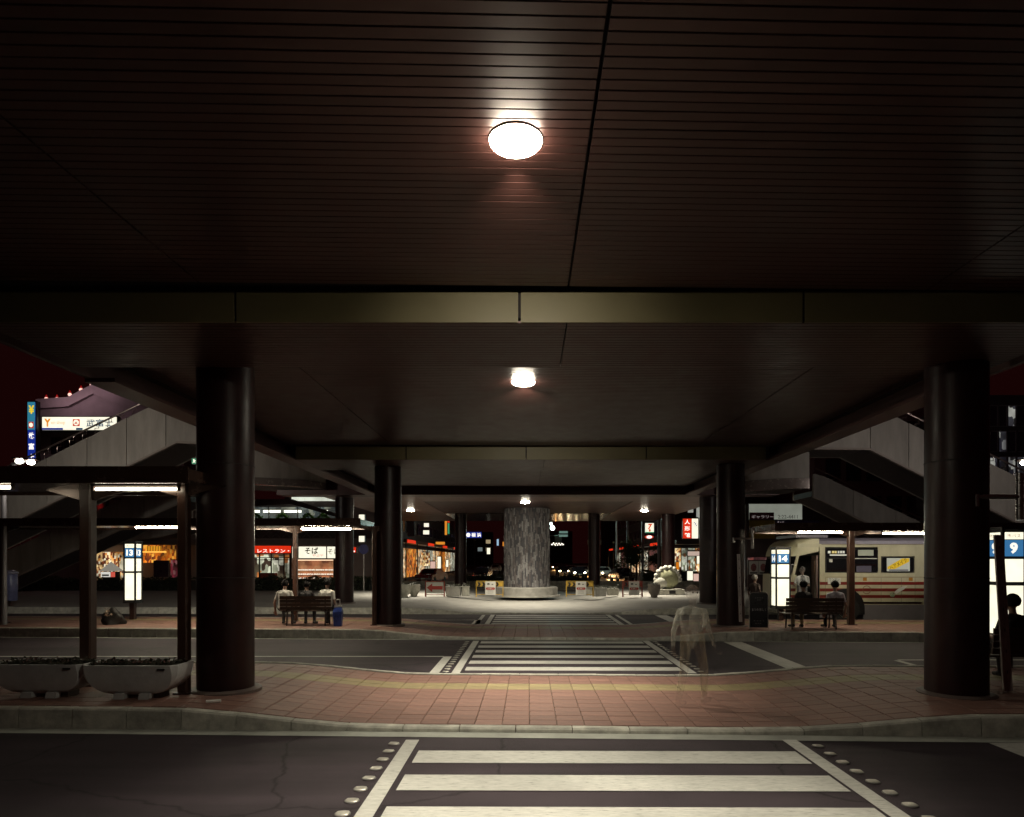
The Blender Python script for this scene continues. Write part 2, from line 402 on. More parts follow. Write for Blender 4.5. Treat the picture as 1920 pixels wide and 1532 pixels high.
# metal road studs beside the crossings
studm = mat('stud_metal', (0.60, 0.58, 0.52), 0.38, metal=0.6, var=0.15, scale=20)
stud_me = None
ordw = ['first','second','third','fourth','fifth','sixth','seventh','eighth','ninth','tenth','eleventh','twelfth','thirteenth','fourteenth','fifteenth','sixteenth']
def studs(X, y_start, step, n, where):
    global stud_me
    for i in range(n):
        y = y_start+step*i
        if stud_me is None:
            o = stud_me = MB().lathe([(.068,0),(.068,.004),(.060,.008),(.0,.008)], 16, cap=False).build('road_stud', mat('stud_plate', (.2,.19,.18), .5, metal=.6))
            d = MB()
            prof = [(.056,.008),(.052,.012),(.040,.015),(.02,.0165),(0,.017)]
            vs = []; fs = []
            for r, z in prof:      # rounded-square dome
                for k in range(16):
                    t = 2*math.pi*k/16; q = max(abs(math.cos(t)), abs(math.sin(t)))**-.6
                    vs.append((r*q*math.cos(t), r*q*.82*math.sin(t), z))
            for j in range(4):
                for k in range(16): fs.append((j*16+k, j*16+(k+1)%16, (j+1)*16+(k+1)%16, (j+1)*16+k))
            d.add(vs, fs).build('dome', studm, o, smooth=True, local=True)
        else: o = copy_tree(stud_me)
        o.location = (X+random.uniform(-.008,.008), y, 0.004); o.rotation_euler = (R(random.uniform(-2,2)),R(random.uniform(-2,2)),random.uniform(-.1,.1))
        tag(o, f'{ordw[i]} metal road stud from the kerb along the {where}', 'road stud', 'metal studs beside the crosswalks')
studs(-1.53, 7.6, -.3, 9, 'left side of the near crosswalk')
studs(3.26, 7.5, -.3, 9, 'right side of the near crosswalk')
studs(-1.55, 12.5, .3, 16, 'left side of the middle crosswalk')
studs(3.24, 12.5, .3, 16, 'right side of the middle crosswalk')

# ================================================================== OVERPASS
ZB, ZS = 4.77, 5.10          # underside of the beams, underside of the bays
XL, XR = -6.2, 6.45
OV = thing('pedestrian_overpass', 'dark bronze-slatted pedestrian overpass deck on dark red round columns overhead', 'overpass', (0, 9, 0))
MB().box(XL-.45, XR+.45, -6, 27.4, ZS+.10, 6.2).box(-8.8, 8.8, 27.4, 46, 4.95, 6.2).build('deck_slab', voidm, OV)
# bay 1 slats, each its own part
SK = 0.026
def slat(mb, x0, x1, y, wd, z, th=.03, sk=SK):
    c = .004
    for (ya, yb2, za) in ((y, y+wd, z),):
        vs = []
        for x in (x0, x1):
            yy = y+sk*x
            vs += [(x, yy, z+th), (x, yy, z+c), (x, yy+c, z), (x, yy+wd-c, z), (x, yy+wd, z+c), (x, yy+wd, z+th)]
        mb.add(vs, [tuple(range(6)), tuple(range(11,5,-1))]+[(i, i+6, (i+1)%6+6, (i+1)%6) for i in range(6)])
segs = [(XL, -3.57), (-3.55, 0.43), (0.455, 4.43), (4.45, XR)]
proto = {}
y = 3.2; PITCH = .0955
while y < 7.3:
    for i, (a, b) in enumerate(segs):
        if i not in proto:
            mb = MB(); slat(mb, a, b, 0, PITCH-.007, 0); o = mb.build('soffit_slat', slatm, OV, local=True); proto[i] = o
        else:
            o = proto[i].copy(); C.objects.link(o)
        o.location = (0, y-9, ZS+random.uniform(0,.002))
    y += PITCH
def slat_field(name, ya, yb, z, x0, x1, pitch=PITCH, m=slatm, splits=(0.44,), sk=SK):
    mb = MB(); y = ya; cuts = [x0]+[s for s in splits if x0 < s < x1]+[x1]
    while y+pitch <= yb+.001:
        for a, b in zip(cuts[:-1], cuts[1:]): slat(mb, a+.008, b-.008, y, pitch-.007, z, sk=sk)
        y += pitch
    return tag(mb.build(name, m, OV), kind='stuff')
slat_field('rear_soffit_slats', -6, 3.15, ZS, XL, XR)
slat_field('bay_soffit_slats', 9.25, 17.55, ZS, XL, XR, splits=(-3.56, 4.44))
slat_field('bay_soffit_slats', 19.9, 27.2, ZS, XL, XR)
# beams across
def beam(y0, y1, x0, x1, jx, name):
    MB().box(x0, x1, y0+.03, y1, ZB+.06, ZS+.3).build(name+'_core', voidm, OV)
    # face panels with open joints
    xs = [x0]; k = jx
    while k > x0: k -= 3.2
    k += 3.2; cuts = [x0]
    while k < x1: cuts.append(k); k += 3.2
    cuts.append(x1)
    for a, b in zip(cuts[:-1], cuts[1:]):
        if b-a > .1: MB().box(a+.016, b-.016, y0, y0+.028, ZB+.004, ZS+.02).build('beam_panel', beamface, OV)
    slat_field(name+'_slats', y0+.03, y1, ZB, x0, x1, sk=0.0)
beam(7.5, 9.27, XL, XR, -0.096, 'front_beam')
beam(17.75, 19.85, XL, XR, -0.05, 'middle_beam')
MB().box(-10.3, 10.3, 27.3, 28.3, ZB, ZS+.3).build('rear_beam', slatm, OV)
# edge girders and pale edge strips
for sx, x in ((-1, XL), (1, XR)):
    MB().box(min(x, x+sx*.45), max(x, x+sx*.45), 10.0, 27.35, ZB, ZB+.06).build('edge_strip', mat('edge_strip', (0.13,0.075,0.075), .45, metal=.2, var=.12, scale=1), OV)
    MB().box(min(x+sx*.36, x+sx*.44), max(x+sx*.36, x+sx*.44), -6, 27.35, ZB+.062, 7.25).build('parapet', mat('parapet', (0.12,0.07,0.068), .5, var=.15), OV)
# rear ring soffit
MB().box(-8.7, 8.7, 28.302, 30.55, ZB+.01, ZB+.05).build('ring_soffit_panel', smooth_soff, OV)
for a, b in ((-8.7, -4.82), (4.82, 8.7)): MB().box(a, b, 30.552, 45.8, ZB+.01, ZB+.05).build('ring_soffit_panel', smooth_soff, OV)
MB().box(-4.82, 4.82, 38.5, 45.8, ZB+.01, ZB+.05).build('ring_soffit_panel', mat('polished_bronze', (0.33,0.26,0.19), .12, metal=.9, var=.1, scale=.8), OV)
slat_field('ring_soffit_slats', 30.7, 38.3, ZB+.03, -4.8, 4.8, pitch=.14, splits=(), sk=0.0)
MB().box(-4.82, 4.82, 30.56, 38.48, ZB+.09, ZB+.12).build('ring_void', voidm, OV)
# columns
def column(X, Y, r=.385, z1=ZS+.05):
    o = MB().lathe([(r,0.0),(r,z1)], 40, (X,Y,0)).build('column', colpaint, OV, smooth=True)
    MB().lathe([(r+.10,0.0),(r+.10,hprof(X)+.012),(r+.06,hprof(X)+.03),(r+.003,hprof(X)+.034)], 40, (X,Y,0)).build('base_collar', mat('collar', (0.12,0.09,0.08),.6,var=.2), o)
    for zr in (1.85, 3.45): MB().lathe([(r+.002,-.008),(r+.005,-.004),(r+.005,.004),(r+.002,.008)], 40, (X,Y,zr), cap=False).build('band_seam', mat('seam_dark',(.008,.004,.004),.6), o)
    return o
cols = [(-4.35,9.6),(5.94,9.25),(-4.04,19.25),(5.70,18.75),(-7.9,28.7),(7.72,28.5),(8.2,39),(-8.2,39),(-4.45,44),(4.36,44)]
for X, Y in cols: column(X, Y)
# central stone-clad column
CX, CY, CR = PX(988, 35.2), 35.2, 1.17
cc = MB().lathe([(CR,0.2),(CR,ZB+.04)], 48, (CX,CY,0)).build('central_column', mat('stone_dark',(0.10,0.09,0.09),.9), OV, smooth=True)
cc['label'] = 'thick central column clad in narrow grey stone strips'
stonem = mat('stone_strip', (0.19, 0.18, 0.18), .7, var=.5, scale=5, bump=.3, bscale=30, stretch=(3,3,1.6))
strips = MB(); nst = 100
for k in range(nst):
    a0 = 2*math.pi*k/nst; z = .25; da = 2*math.pi/nst*.44
    while z < ZB:
        hh = random.uniform(.16,.5); r = CR+.012+random.uniform(0,.05); z1 = min(z+hh-.008, ZB)
        p = [(CX+rr*math.cos(a0+s*da), CY+rr*math.sin(a0+s*da)) for rr, s in ((CR-.01,-1),(r,-1),(r,1),(CR-.01,1))]
        strips.prismz(p, z, z1); z += hh
so = strips.build('stone_strips', stonem, cc); tag(so, kind='stuff')
for nm_, c_ in (('stone_strip_b',(.07,.068,.075)),('stone_strip_c',(.24,.235,.235)),('stone_strip_d',(.12,.105,.105))): so.data.materials.append(mat(nm_, c_, .7, var=.35, scale=5, bump=.3, bscale=30, stretch=(3,3,1.6)))
for i_, p_ in enumerate(so.data.polygons):
    if i_ % 6 == 0: k_ = random.choice((0,0,1,1,1,2,3,3))
    p_.material_index = k_

# ceiling lamps
lamprim = mat('lamp_rim', (0.7,0.68,0.62), .5)
def ceiling_lamp(X, Y, z, r, label, strength, watts, cone=125, wash=0):
    t = thing('ceiling_lamp', label, 'lamp', (X, Y, z), 'round lamps under the overpass')
    MB().lathe([(r+.005,.012),(r+.005,-.001),(r+.001,-.002),(r+.001,.012)], 40).build('lamp_rim', lamprim, t, local=True)
    MB().lathe([(r,.006),(r,-.012),(r*.95,-.022),(r*.76,-.038),(r*.42,-.047),(0.0,-.05)], 36, cap=False).build('diffuser', emit('lamp_%d' % strength, LAMP, strength), t, smooth=True, local=True)
    ld = bpy.data.lights.new('lamp_light', 'SPOT'); ld.energy = watts; ld.color = LAMP; ld.spot_size = R(cone); ld.spot_blend = 1.0; ld.shadow_soft_size = r*.8
    lo = bpy.data.objects.new('lamp_light', ld); C.objects.link(lo); lo.parent = t; lo.location = (0,0,-.13)
    if wash:       # hidden spot added to brighten the beam face ahead of the lamp
        wd_ = bpy.data.lights.new('wash_light', 'SPOT'); wd_.energy = wash; wd_.color = LAMP; wd_.spot_size = R(84); wd_.spot_blend = 1.0; wd_.shadow_soft_size = .04
        wo = bpy.data.objects.new('wash_light', wd_); C.objects.link(wo); wo.parent = t; wo.location = (0,r+.02,-.085); wo.rotation_euler = (R(73),0,0)
ceiling_lamp(PX(967,4.75), 4.75, ZS-.012, .185, 'large bright round ceiling lamp nearest overhead, above the near crosswalk', 220, 1300, 90, 180)
ceiling_lamp(PX(980,9.97), 11.2, ZS-.012, .19, 'bright round ceiling lamp in the second bay, above the near red pavement', 200, 1600, 88, 340)
ceiling_lamp(PX(985,30.9), 30.8, ZB-.0, .2, 'small round ceiling lamp in front of the stone-clad central column', 260, 1700, 120)
ceiling_lamp(PX(770,35.9), 35.9, ZB-.0, .2, 'small round ceiling lamp left of the stone-clad central column', 260, 2000, 120)
ceiling_lamp(PX(1208,36.2), 36.2, ZB-.0, .2, 'small round ceiling lamp right of the stone-clad central column', 260, 2000, 120)

# ================================================================== STAIRS AND WINGS
railm = mat('rail_steel', (0.34,0.27,0.25), .3, metal=.85, var=.1)
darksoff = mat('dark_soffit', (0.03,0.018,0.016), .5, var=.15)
def stair(name, label, Y, top, bot, thick, joints, rail=None, depth=2.2, posts=9):
    "stair flight seen from the side: rendered side wall, dark underside, handrail on brackets (pixel outlines at distance Y)"
    base = W((top[0][0]+top[-1][0])/2, 1100, Y); base.z = 0
    t = thing(name, label, 'stairs', base)
    a = [(PX(x,Y), PZ(y,Y)) for x, y in top]; b = [(PX(x,Y), PZ(y,Y)) for x, y in bot]
    pieces = joints
    # near wall cut into panels at the joints
    def interp(line, x):
        for (x0,z0),(x1,z1) in zip(line[:-1], line[1:]):
            if min(x0,x1)-1e-6 <= x <= max(x0,x1)+1e-6: return z0+(z1-z0)*(x-x0)/(x1-x0 if x1 != x0 else 1)
        return line[0][1] if abs(x-line[0][0]) < abs(x-line[-1][0]) else line[-1][1]
    a.sort(); b.sort()
    xs = sorted(set([max(a[0][0], b[0][0]), min(a[-1][0], b[-1][0])]+[PX(j, Y) for j in joints]))
    for x0, x1 in zip(xs[:-1], xs[1:]):
        g = .012
        mids = [p[0] for p in a if x0 < p[0] < x1]; midb = [p[0] for p in b if x0 < p[0] < x1]
        up = [(x0+g, interp(a, x0))]+[(m, interp(a, m)) for m in mids]+[(x1-g, interp(a, x1))]
        lo = [(x0+g, interp(b, x0))]+[(m, interp(b, m)) for m in midb]+[(x1-g, interp(b, x1))]
        MB().prism(lo+up[::-1], Y, Y+.14).build('side_wall', wallgrey, t)
    full_u = [(x, interp(a, x)) for x in sorted(set([xs[0], xs[-1]]+[p[0] for p in a if xs[0] < p[0] < xs[-1]]))]
    full_l = [(x, interp(b, x)) for x in sorted(set([xs[0], xs[-1]]+[p[0] for p in b if xs[0] < p[0] < xs[-1]]))]
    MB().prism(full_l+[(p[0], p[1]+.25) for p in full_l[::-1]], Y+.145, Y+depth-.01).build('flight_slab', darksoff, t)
    MB().prism(full_l+full_u[::-1], Y+depth, Y+depth+.14).build('far_wall', wallgrey, t)
    # rim along the bottom edge and coping on the top
    MB().prism([(p[0], p[1]-.07) for p in full_l]+[(p[0], p[1]-.003) for p in full_l[::-1]], Y-.04, Y+.1).build('stringer_rim', mat('rim',(0.22,0.18,0.16),.6), t)
    if rail:
        r = [W(x, y, Y+.06) for x, y in rail]
        hr = MB().tube(r, .035, 8).build('handrail', railm, t, smooth=True)
        tot = len(r)-1
        for k in range(posts):
            f = (k+.5)/posts; p = r[0].lerp(r[-1], f) if tot == 1 else (r[0].lerp(r[1], f*2) if f < .5 else r[1].lerp(r[2], f*2-1))
            zt = interp(sorted(full_u), p.x)
            MB().tube([p, (p.x, p.y, (p.z+zt)/2), (p.x-.14, p.y, (p.z+zt)/2), (p.x-.14, p.y, zt-.02)], .018, 6).build('bracket', railm, t)
    return t
stair('staircase', 'grey rendered staircase climbing right to the overpass, above the left shelter roof', 24.0,
      [(-120,963),(275,765),(372,755)], [(-120,1047),(332,827),(372,829)], .2, [-60,15,88,163,237,311], [(8,878),(268,755)], posts=11)
stair('staircase', 'lower grey staircase beside the blue bin, behind the tall brown shelter post', 32.0,
      [(-40,1058),(10,1034),(345,884)], [(-40,1112),(36,1077),(345,938)], .2, [95,190,270], [(-5,1028),(170,950)], posts=9)
stair('staircase', 'grey staircase end with neon-lit handrail behind the thirteen bus stop sign', 36.0,
      [(236,972),(322,934),(360,930)], [(236,1013),(300,1005),(360,990)], .2, [285], [(236,964),(317,931)], posts=9)
stair('staircase', 'grey rendered staircase descending right from the overpass above the bus', 24.0,
      [(1500,780),(1679,781),(2100,990)], [(1500,839),(1630,840),(2100,1075)], .2, [1632,1704,1780,1850], [(1688,768),(1990,918)], posts=13)
stair('staircase', 'lower grey staircase with thin handrail descending right behind the bus roof', 30.0,
      [(1525,888),(1545,893),(1990,1105)], [(1525,930),(1540,936),(1990,1160)], .2, [1600,1680], [(1530,878),(1900,1055)], posts=16)

# curved wing parapets beside the deck
def wing(name, label, sgn, pts, z0, z1, band):
    c = Vector((pts[0][0], pts[0][1], 0))
    t = thing(name, label, 'parapet', c)
    def strip(nm, m, off, za, zb):
        mb = MB(); n = len(pts)
        inn = [(p[0]+sgn*off*.2, p[1]-off) for p in pts]
        out = [(p[0], p[1]+.25) for p in pts]
        vs = [(x,y,za) for x,y in inn]+[(x,y,zb) for x,y in inn]+[(x,y,za) for x,y in out]+[(x,y,zb) for x,y in out]
        fs = []
        for i in range(n-1):
            fs += [(i,i+1,n+i+1,n+i),(2*n+i+1,2*n+i,3*n+i,3*n+i+1),(i+1,i,2*n+i,2*n+i+1),(n+i,n+i+1,3*n+i+1,3*n+i)]
        mb.add(vs, fs).build(nm, m, t, smooth=True)
    strip('parapet_wall', wallgrey, 0.0, z0+band, z1)
    strip('lower_band', mat('wing_band', (0.24,0.2,0.18), .25, metal=.4, var=.1), .05, z0, z0+band-.01)
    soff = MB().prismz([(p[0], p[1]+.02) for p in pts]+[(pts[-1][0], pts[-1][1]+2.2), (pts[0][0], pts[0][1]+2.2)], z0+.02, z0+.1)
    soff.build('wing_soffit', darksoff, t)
    return t
def arc_pts(xa, ya, xb, yb, bul, n=12):
    out = []
    for i in range(n+1):
        f = i/n; out.append((xa+(xb-xa)*math.sin(f*math.pi/2), ya+(yb-ya)*(1-math.cos(f*math.pi/2))))
    return out
wing('wing_parapet', 'curved grey parapet left of the deck, tapering towards the middle column', 1, arc_pts(-11.8, 25.0, -8.25, 27.2, 0), 4.95, 7.1, .28)
wing('wing_parapet', 'curved grey parapet right of the deck, above the bus front', -1, arc_pts(10.55, 25.0, 8.1, 27.2, 0), 4.78, 7.1, .4)

# ================================================================== SHELTERS, BENCHES, SIGNS
tubem = emit('fluorescent_tube', TUBE, 16); tube_bright = emit('fluorescent_tube_bright', TUBE, 300); tube_bus = emit('fluorescent_tube_bus', TUBE, 165)
def shelter(name, label, x0, x1, y0, y1, z0, z1, posts, base_h=.25):
    t = thing(name, label, 'shelter', ((x0+x1)/2, (y0+y1)/2, base_h))
    MB().box(x0, x1, y0, y1, z0+.05, z1).build('roof', shelterm, t)
    MB().box(x0-.03, x1+.03, y0-.03, y0-.002, z0, z1+.02).build('fascia', shelterm, t)
    MB().box(x0-.03, x1+.03, y1+.002, y1+.03, z0, z1+.02).build('fascia', shelterm, t)
    MB().box(x0+.02, x1-.02, y0+.01, y1-.01, z0+.03, z0+.047).build('ceiling_panel', mat('shelter_ceiling', (.10,.075,.065), .12, metal=.6, var=.08), t)
    for X, Y, wd in posts:
        p = MB().prismz([(X-wd/2+.02,Y-wd/2),(X+wd/2-.02,Y-wd/2),(X+wd/2,Y-wd/2+.02),(X+wd/2,Y+wd/2-.02),(X+wd/2-.02,Y+wd/2),(X-wd/2+.02,Y+wd/2),(X-wd/2,Y+wd/2-.02),(X-wd/2,Y-wd/2+.02)], base_h-.03, z0+.03).build('post', mat('post_brown', (.05,.022,.014), .4, var=.15), t)
        MB().box(X-wd*.75, X+wd*.75, Y-wd*.75, Y+wd*.75, base_h, base_h+.02).build('base_plate', darkmetal, p)
        MB().prism([(X-.6, z0+.03),(X+.6, z0+.03),(X+wd/2, z0-.12),(X-wd/2, z0-.12)], Y-.04, Y+.04).build('bracket', shelterm, p)
    return t
shelter('bus_shelter', 'dark brown flat-roofed bus shelter over the boat-shaped planters', -14, -4.45, 8.7, 10.3, 3.10, 3.30, [(-4.77,9.25,.14),(-6.5,9.85,.17)])
shelter('bus_shelter', 'long dark bus shelter on the middle platform over the bench of three', -16.5, -4.6, 18.2, 20.4, 3.03, 3.22, [(-7.05,20.2,.13),(-4.36,18.95,.13),(-15.4,19.5,.2)])
shelter('bus_shelter', 'dark bus shelter on the middle platform in front of the bus', 6.65, 15.5, 17.9, 19.9, 2.88, 3.08, [(9.2,19.0,.17),(13.6,19.0,.17)])
def tube_light(x0, x1, Y, z, label, m):
    t = thing('fluorescent_light', label, 'light', ((x0+x1)/2, Y, z), 'fluorescent lights under the shelters')
    MB().box(x0-.04, x1+.04, Y-.05, Y+.05, z+.035, z+.075).build('batten', darkmetal, t)
    MB().tube([(x0,Y,z),(x1,Y,z)], .02, 8).build('tube', m, t, smooth=True)
    for x in (x0-.03, x1+.03): MB().box(x-.012, x+.012, Y-.025, Y+.025, z-.025, z+.034).build('lampholder', darkmetal, t)
def tl(pxa, pxb, py, Y, label, m=tubem): tube_light(PX(pxa,Y), PX(pxb,Y), Y, PZ(py,Y), label, m)
tl(-75, 20, 914, 9.1, 'lit fluorescent tube at the left edge under the near shelter roof')
tl(180, 331, 917, 9.1, 'lit fluorescent tube under the near shelter roof between its two posts')
tl(255, 338, 989, 18.9, 'lit fluorescent tube under the middle shelter, left of the big column', tube_bright)
tl(392, 476, 991, 18.9, 'lit fluorescent tube under the middle shelter, half hidden by the big column', tube_bright)
tl(566, 658, 992, 18.9, 'lit fluorescent tube under the middle shelter above the bench of three', tube_bright)
tl(1497, 1579, 998, 18.6, 'lit fluorescent tube under the right shelter above the bus door', tube_bus)
tl(1656, 1739, 1000, 18.6, 'lit fluorescent tube under the right shelter above the bus rear window', tube_bus)

# bus stop pillars
def stop_sign(num, X0, X1, Y, ztop, zbot, label, base):
    wd = X1-X0; cx = (X0+X1)/2; d = wd
    t = thing('bus_stop_sign', label, 'bus sign', (cx, Y+d/2, base), 'lit bus stop pillars')
    hgt = ztop-zbot
    fr = MB()
    for x in (X0, X1):
        for yy in (Y, Y+d): MB().box(x-.022, x+.022, yy-.022, yy+.022, zbot-.06, ztop+.05).build('corner_post', blackm, t)
    MB().box(X0-.03, X1+.03, Y-.03, Y+d+.03, ztop+.052, ztop+.09).build('cap', blackm, t)
    MB().box(X0-.03, X1+.03, Y-.03, Y+d+.03, zbot-.10, zbot-.062).build('tray', blackm, t)
    MB().box(cx-.07, cx+.07, Y+d/2-.07, Y+d/2+.07, base, zbot-.102).build('stem', darkmetal, t)
    MB().box(X0+.02, X1-.02, Y+.02, Y+d-.02, zbot-.05, ztop+.05).build('core', blackm, t)
    rows = [('header', 0.0, .068, signwhite), ('number_panel', .075, .235, signblue), ('light_panel', .262, .485, signwhite), ('light_panel', .522, 1.0, signwhite)]
    sides = [('f',), ('l',) if cx > 0 else ('r',), ('b',)]
    for (sd,) in sides:
        for nm, a, b2, m in rows:
            za, zb = ztop-a*hgt, ztop-b2*hgt
            if sd == 'f': o = MB().box(X0+.024, X1-.024, Y-.004, Y+.016, zb, za)
            elif sd == 'b': o = MB().box(X0+.024, X1-.024, Y+d-.016, Y+d+.004, zb, za)
            elif sd == 'r': o = MB().box(X1-.016, X1+.004, Y+.024, Y+d-.024, zb, za)
            else: o = MB().box(X0-.004, X0+.016, Y+.024, Y+d-.024, zb, za)
            p = o.build(nm, m, t)
            if sd == 'b': continue
            zc = (za+zb)/2
            if sd == 'f': loc, rot = (cx, Y-.007, zc), (90,0,0)
            elif sd == 'r': loc, rot = (X1+.007, Y+d/2, zc), (90,0,90)
            else: loc, rot = (X0-.007, Y+d/2, zc), (90,0,-90)
            if nm == 'number_panel': text('number', num, 0.68*(za-zb), signletter, p, loc, width=.64*wd if len(num) == 2 else .36*wd, rot=rot, bold=.05)
            if nm == 'header': text('lettering', '市バス', .55*(za-zb), emit('ink_red', (.35,.03,.03), .25), p, loc, width=.6*wd, rot=rot)
    return t
stop_sign('13', PX(244,20.9), PX(264,20.9), 20.6, PZ(1020,20.6), PZ(1125,20.6), 'lit white bus stop pillar with a blue number 13 panel', .25)
stop_sign('14', PX(1451,20.4), PX(1476,20.4), 20.2, PZ(1031,20.2), PZ(1136,20.2), 'lit white bus stop pillar with a blue number 14 panel beside the bus', .25)
stop_sign('9', PX(1872,11.4), PX(1913,11.4), 11.3, PZ(998,11.3), PZ(1190,11.3), 'lit white bus stop pillar with a blue number 9 panel at the right edge', .25)

# benches
woodm = mat('bench_wood', (0.055,0.030,0.018), .5, var=.3, scale=4, stretch=(1,8,8))
def bench(label, x0, x1, Y, base):
    t = thing('bench', label, 'bench', ((x0+x1)/2, Y, base), 'brown benches on the platforms')
    for k in range(4): MB().box(x0, x1, Y+k*.11, Y+k*.11+.095, base+.40, base+.43).build('seat_slat', woodm, t)
    for k in range(4): MB().box(x0, x1, Y-.05-.012*k, Y-.022-.012*k, base+.45+k*.10, base+.54+k*.10).build('back_slat', woodm, t)
    for x in (x0+.18, x1-.18):
        MB().tube([(x,Y-.02,base),(x,Y+.03,base+.39)], .02, 6).build('leg', darkmetal, t)
        MB().tube([(x,Y+.42,base),(x,Y+.36,base+.39)], .02, 6).build('leg', darkmetal, t)
        MB().box(x-.02, x+.02, Y-.03, Y+.42, base+.375, base+.398).build('seat_bearer', darkmetal, t)
        MB().tube([(x,Y-.012,base+.38),(x,Y-.018,base+.85)], .018, 6).build('back_support', darkmetal, t)
    return t
BL_Y = 18.75; BR_Y = 17.75
bench('brown slatted bench with three people seated on it', PX(526,BL_Y), PX(622,BL_Y), BL_Y, .25)
bench('brown slatted bench with two people seated in front of the bus', PX(1472,BR_Y), PX(1580,BR_Y), BR_Y, .25)
bench('dark bench in shadow at the right edge behind the big column', 6.9, 8.7, 9.95, .25)

# ================================================================== PEOPLE
HEADS = None
skin = mat('skin', (0.32,0.19,0.14), .55, var=.1); hairm = mat('black_hair', (0.012,0.010,0.010), .85, spec=.15, var=.2, scale=40, bump=.4, bscale=90)
def capsule(mb, p0, r0, p1, r1, n=12):
    p0, p1 = Vector(p0), Vector(p1); d = p1-p0
    if d.length < 1e-5: d = Vector((0,0,1e-4))
    d.normalize(); up = Vector((0,0,1)) if abs(d.z) < .9 else Vector((1,0,0))
    a = d.cross(up).normalized(); b = d.cross(a).normalized()
    rings = []
    for k in (-80,-50,-20): rings.append((p0+d*(r0*math.sin(R(k))), r0*math.cos(R(k))))
    for k in (20,50,80): rings.append((p1+d*(r1*math.sin(R(k))), r1*math.cos(R(k))))
    vs = []; fs = []
    for c, r in rings:
        for k in range(n):
            t = 2*math.pi*k/n; vs.append(c+(a*math.cos(t)+b*math.sin(t))*r)
    for i in range(5):
        for k in range(n): fs.append((i*n+k, i*n+(k+1)%n, (i+1)*n+(k+1)%n, (i+1)*n+k))
    fs.append(tuple(range(n-1,-1,-1))); fs.append(tuple(5*n+k for k in range(n)))
    mb.add(vs, fs)

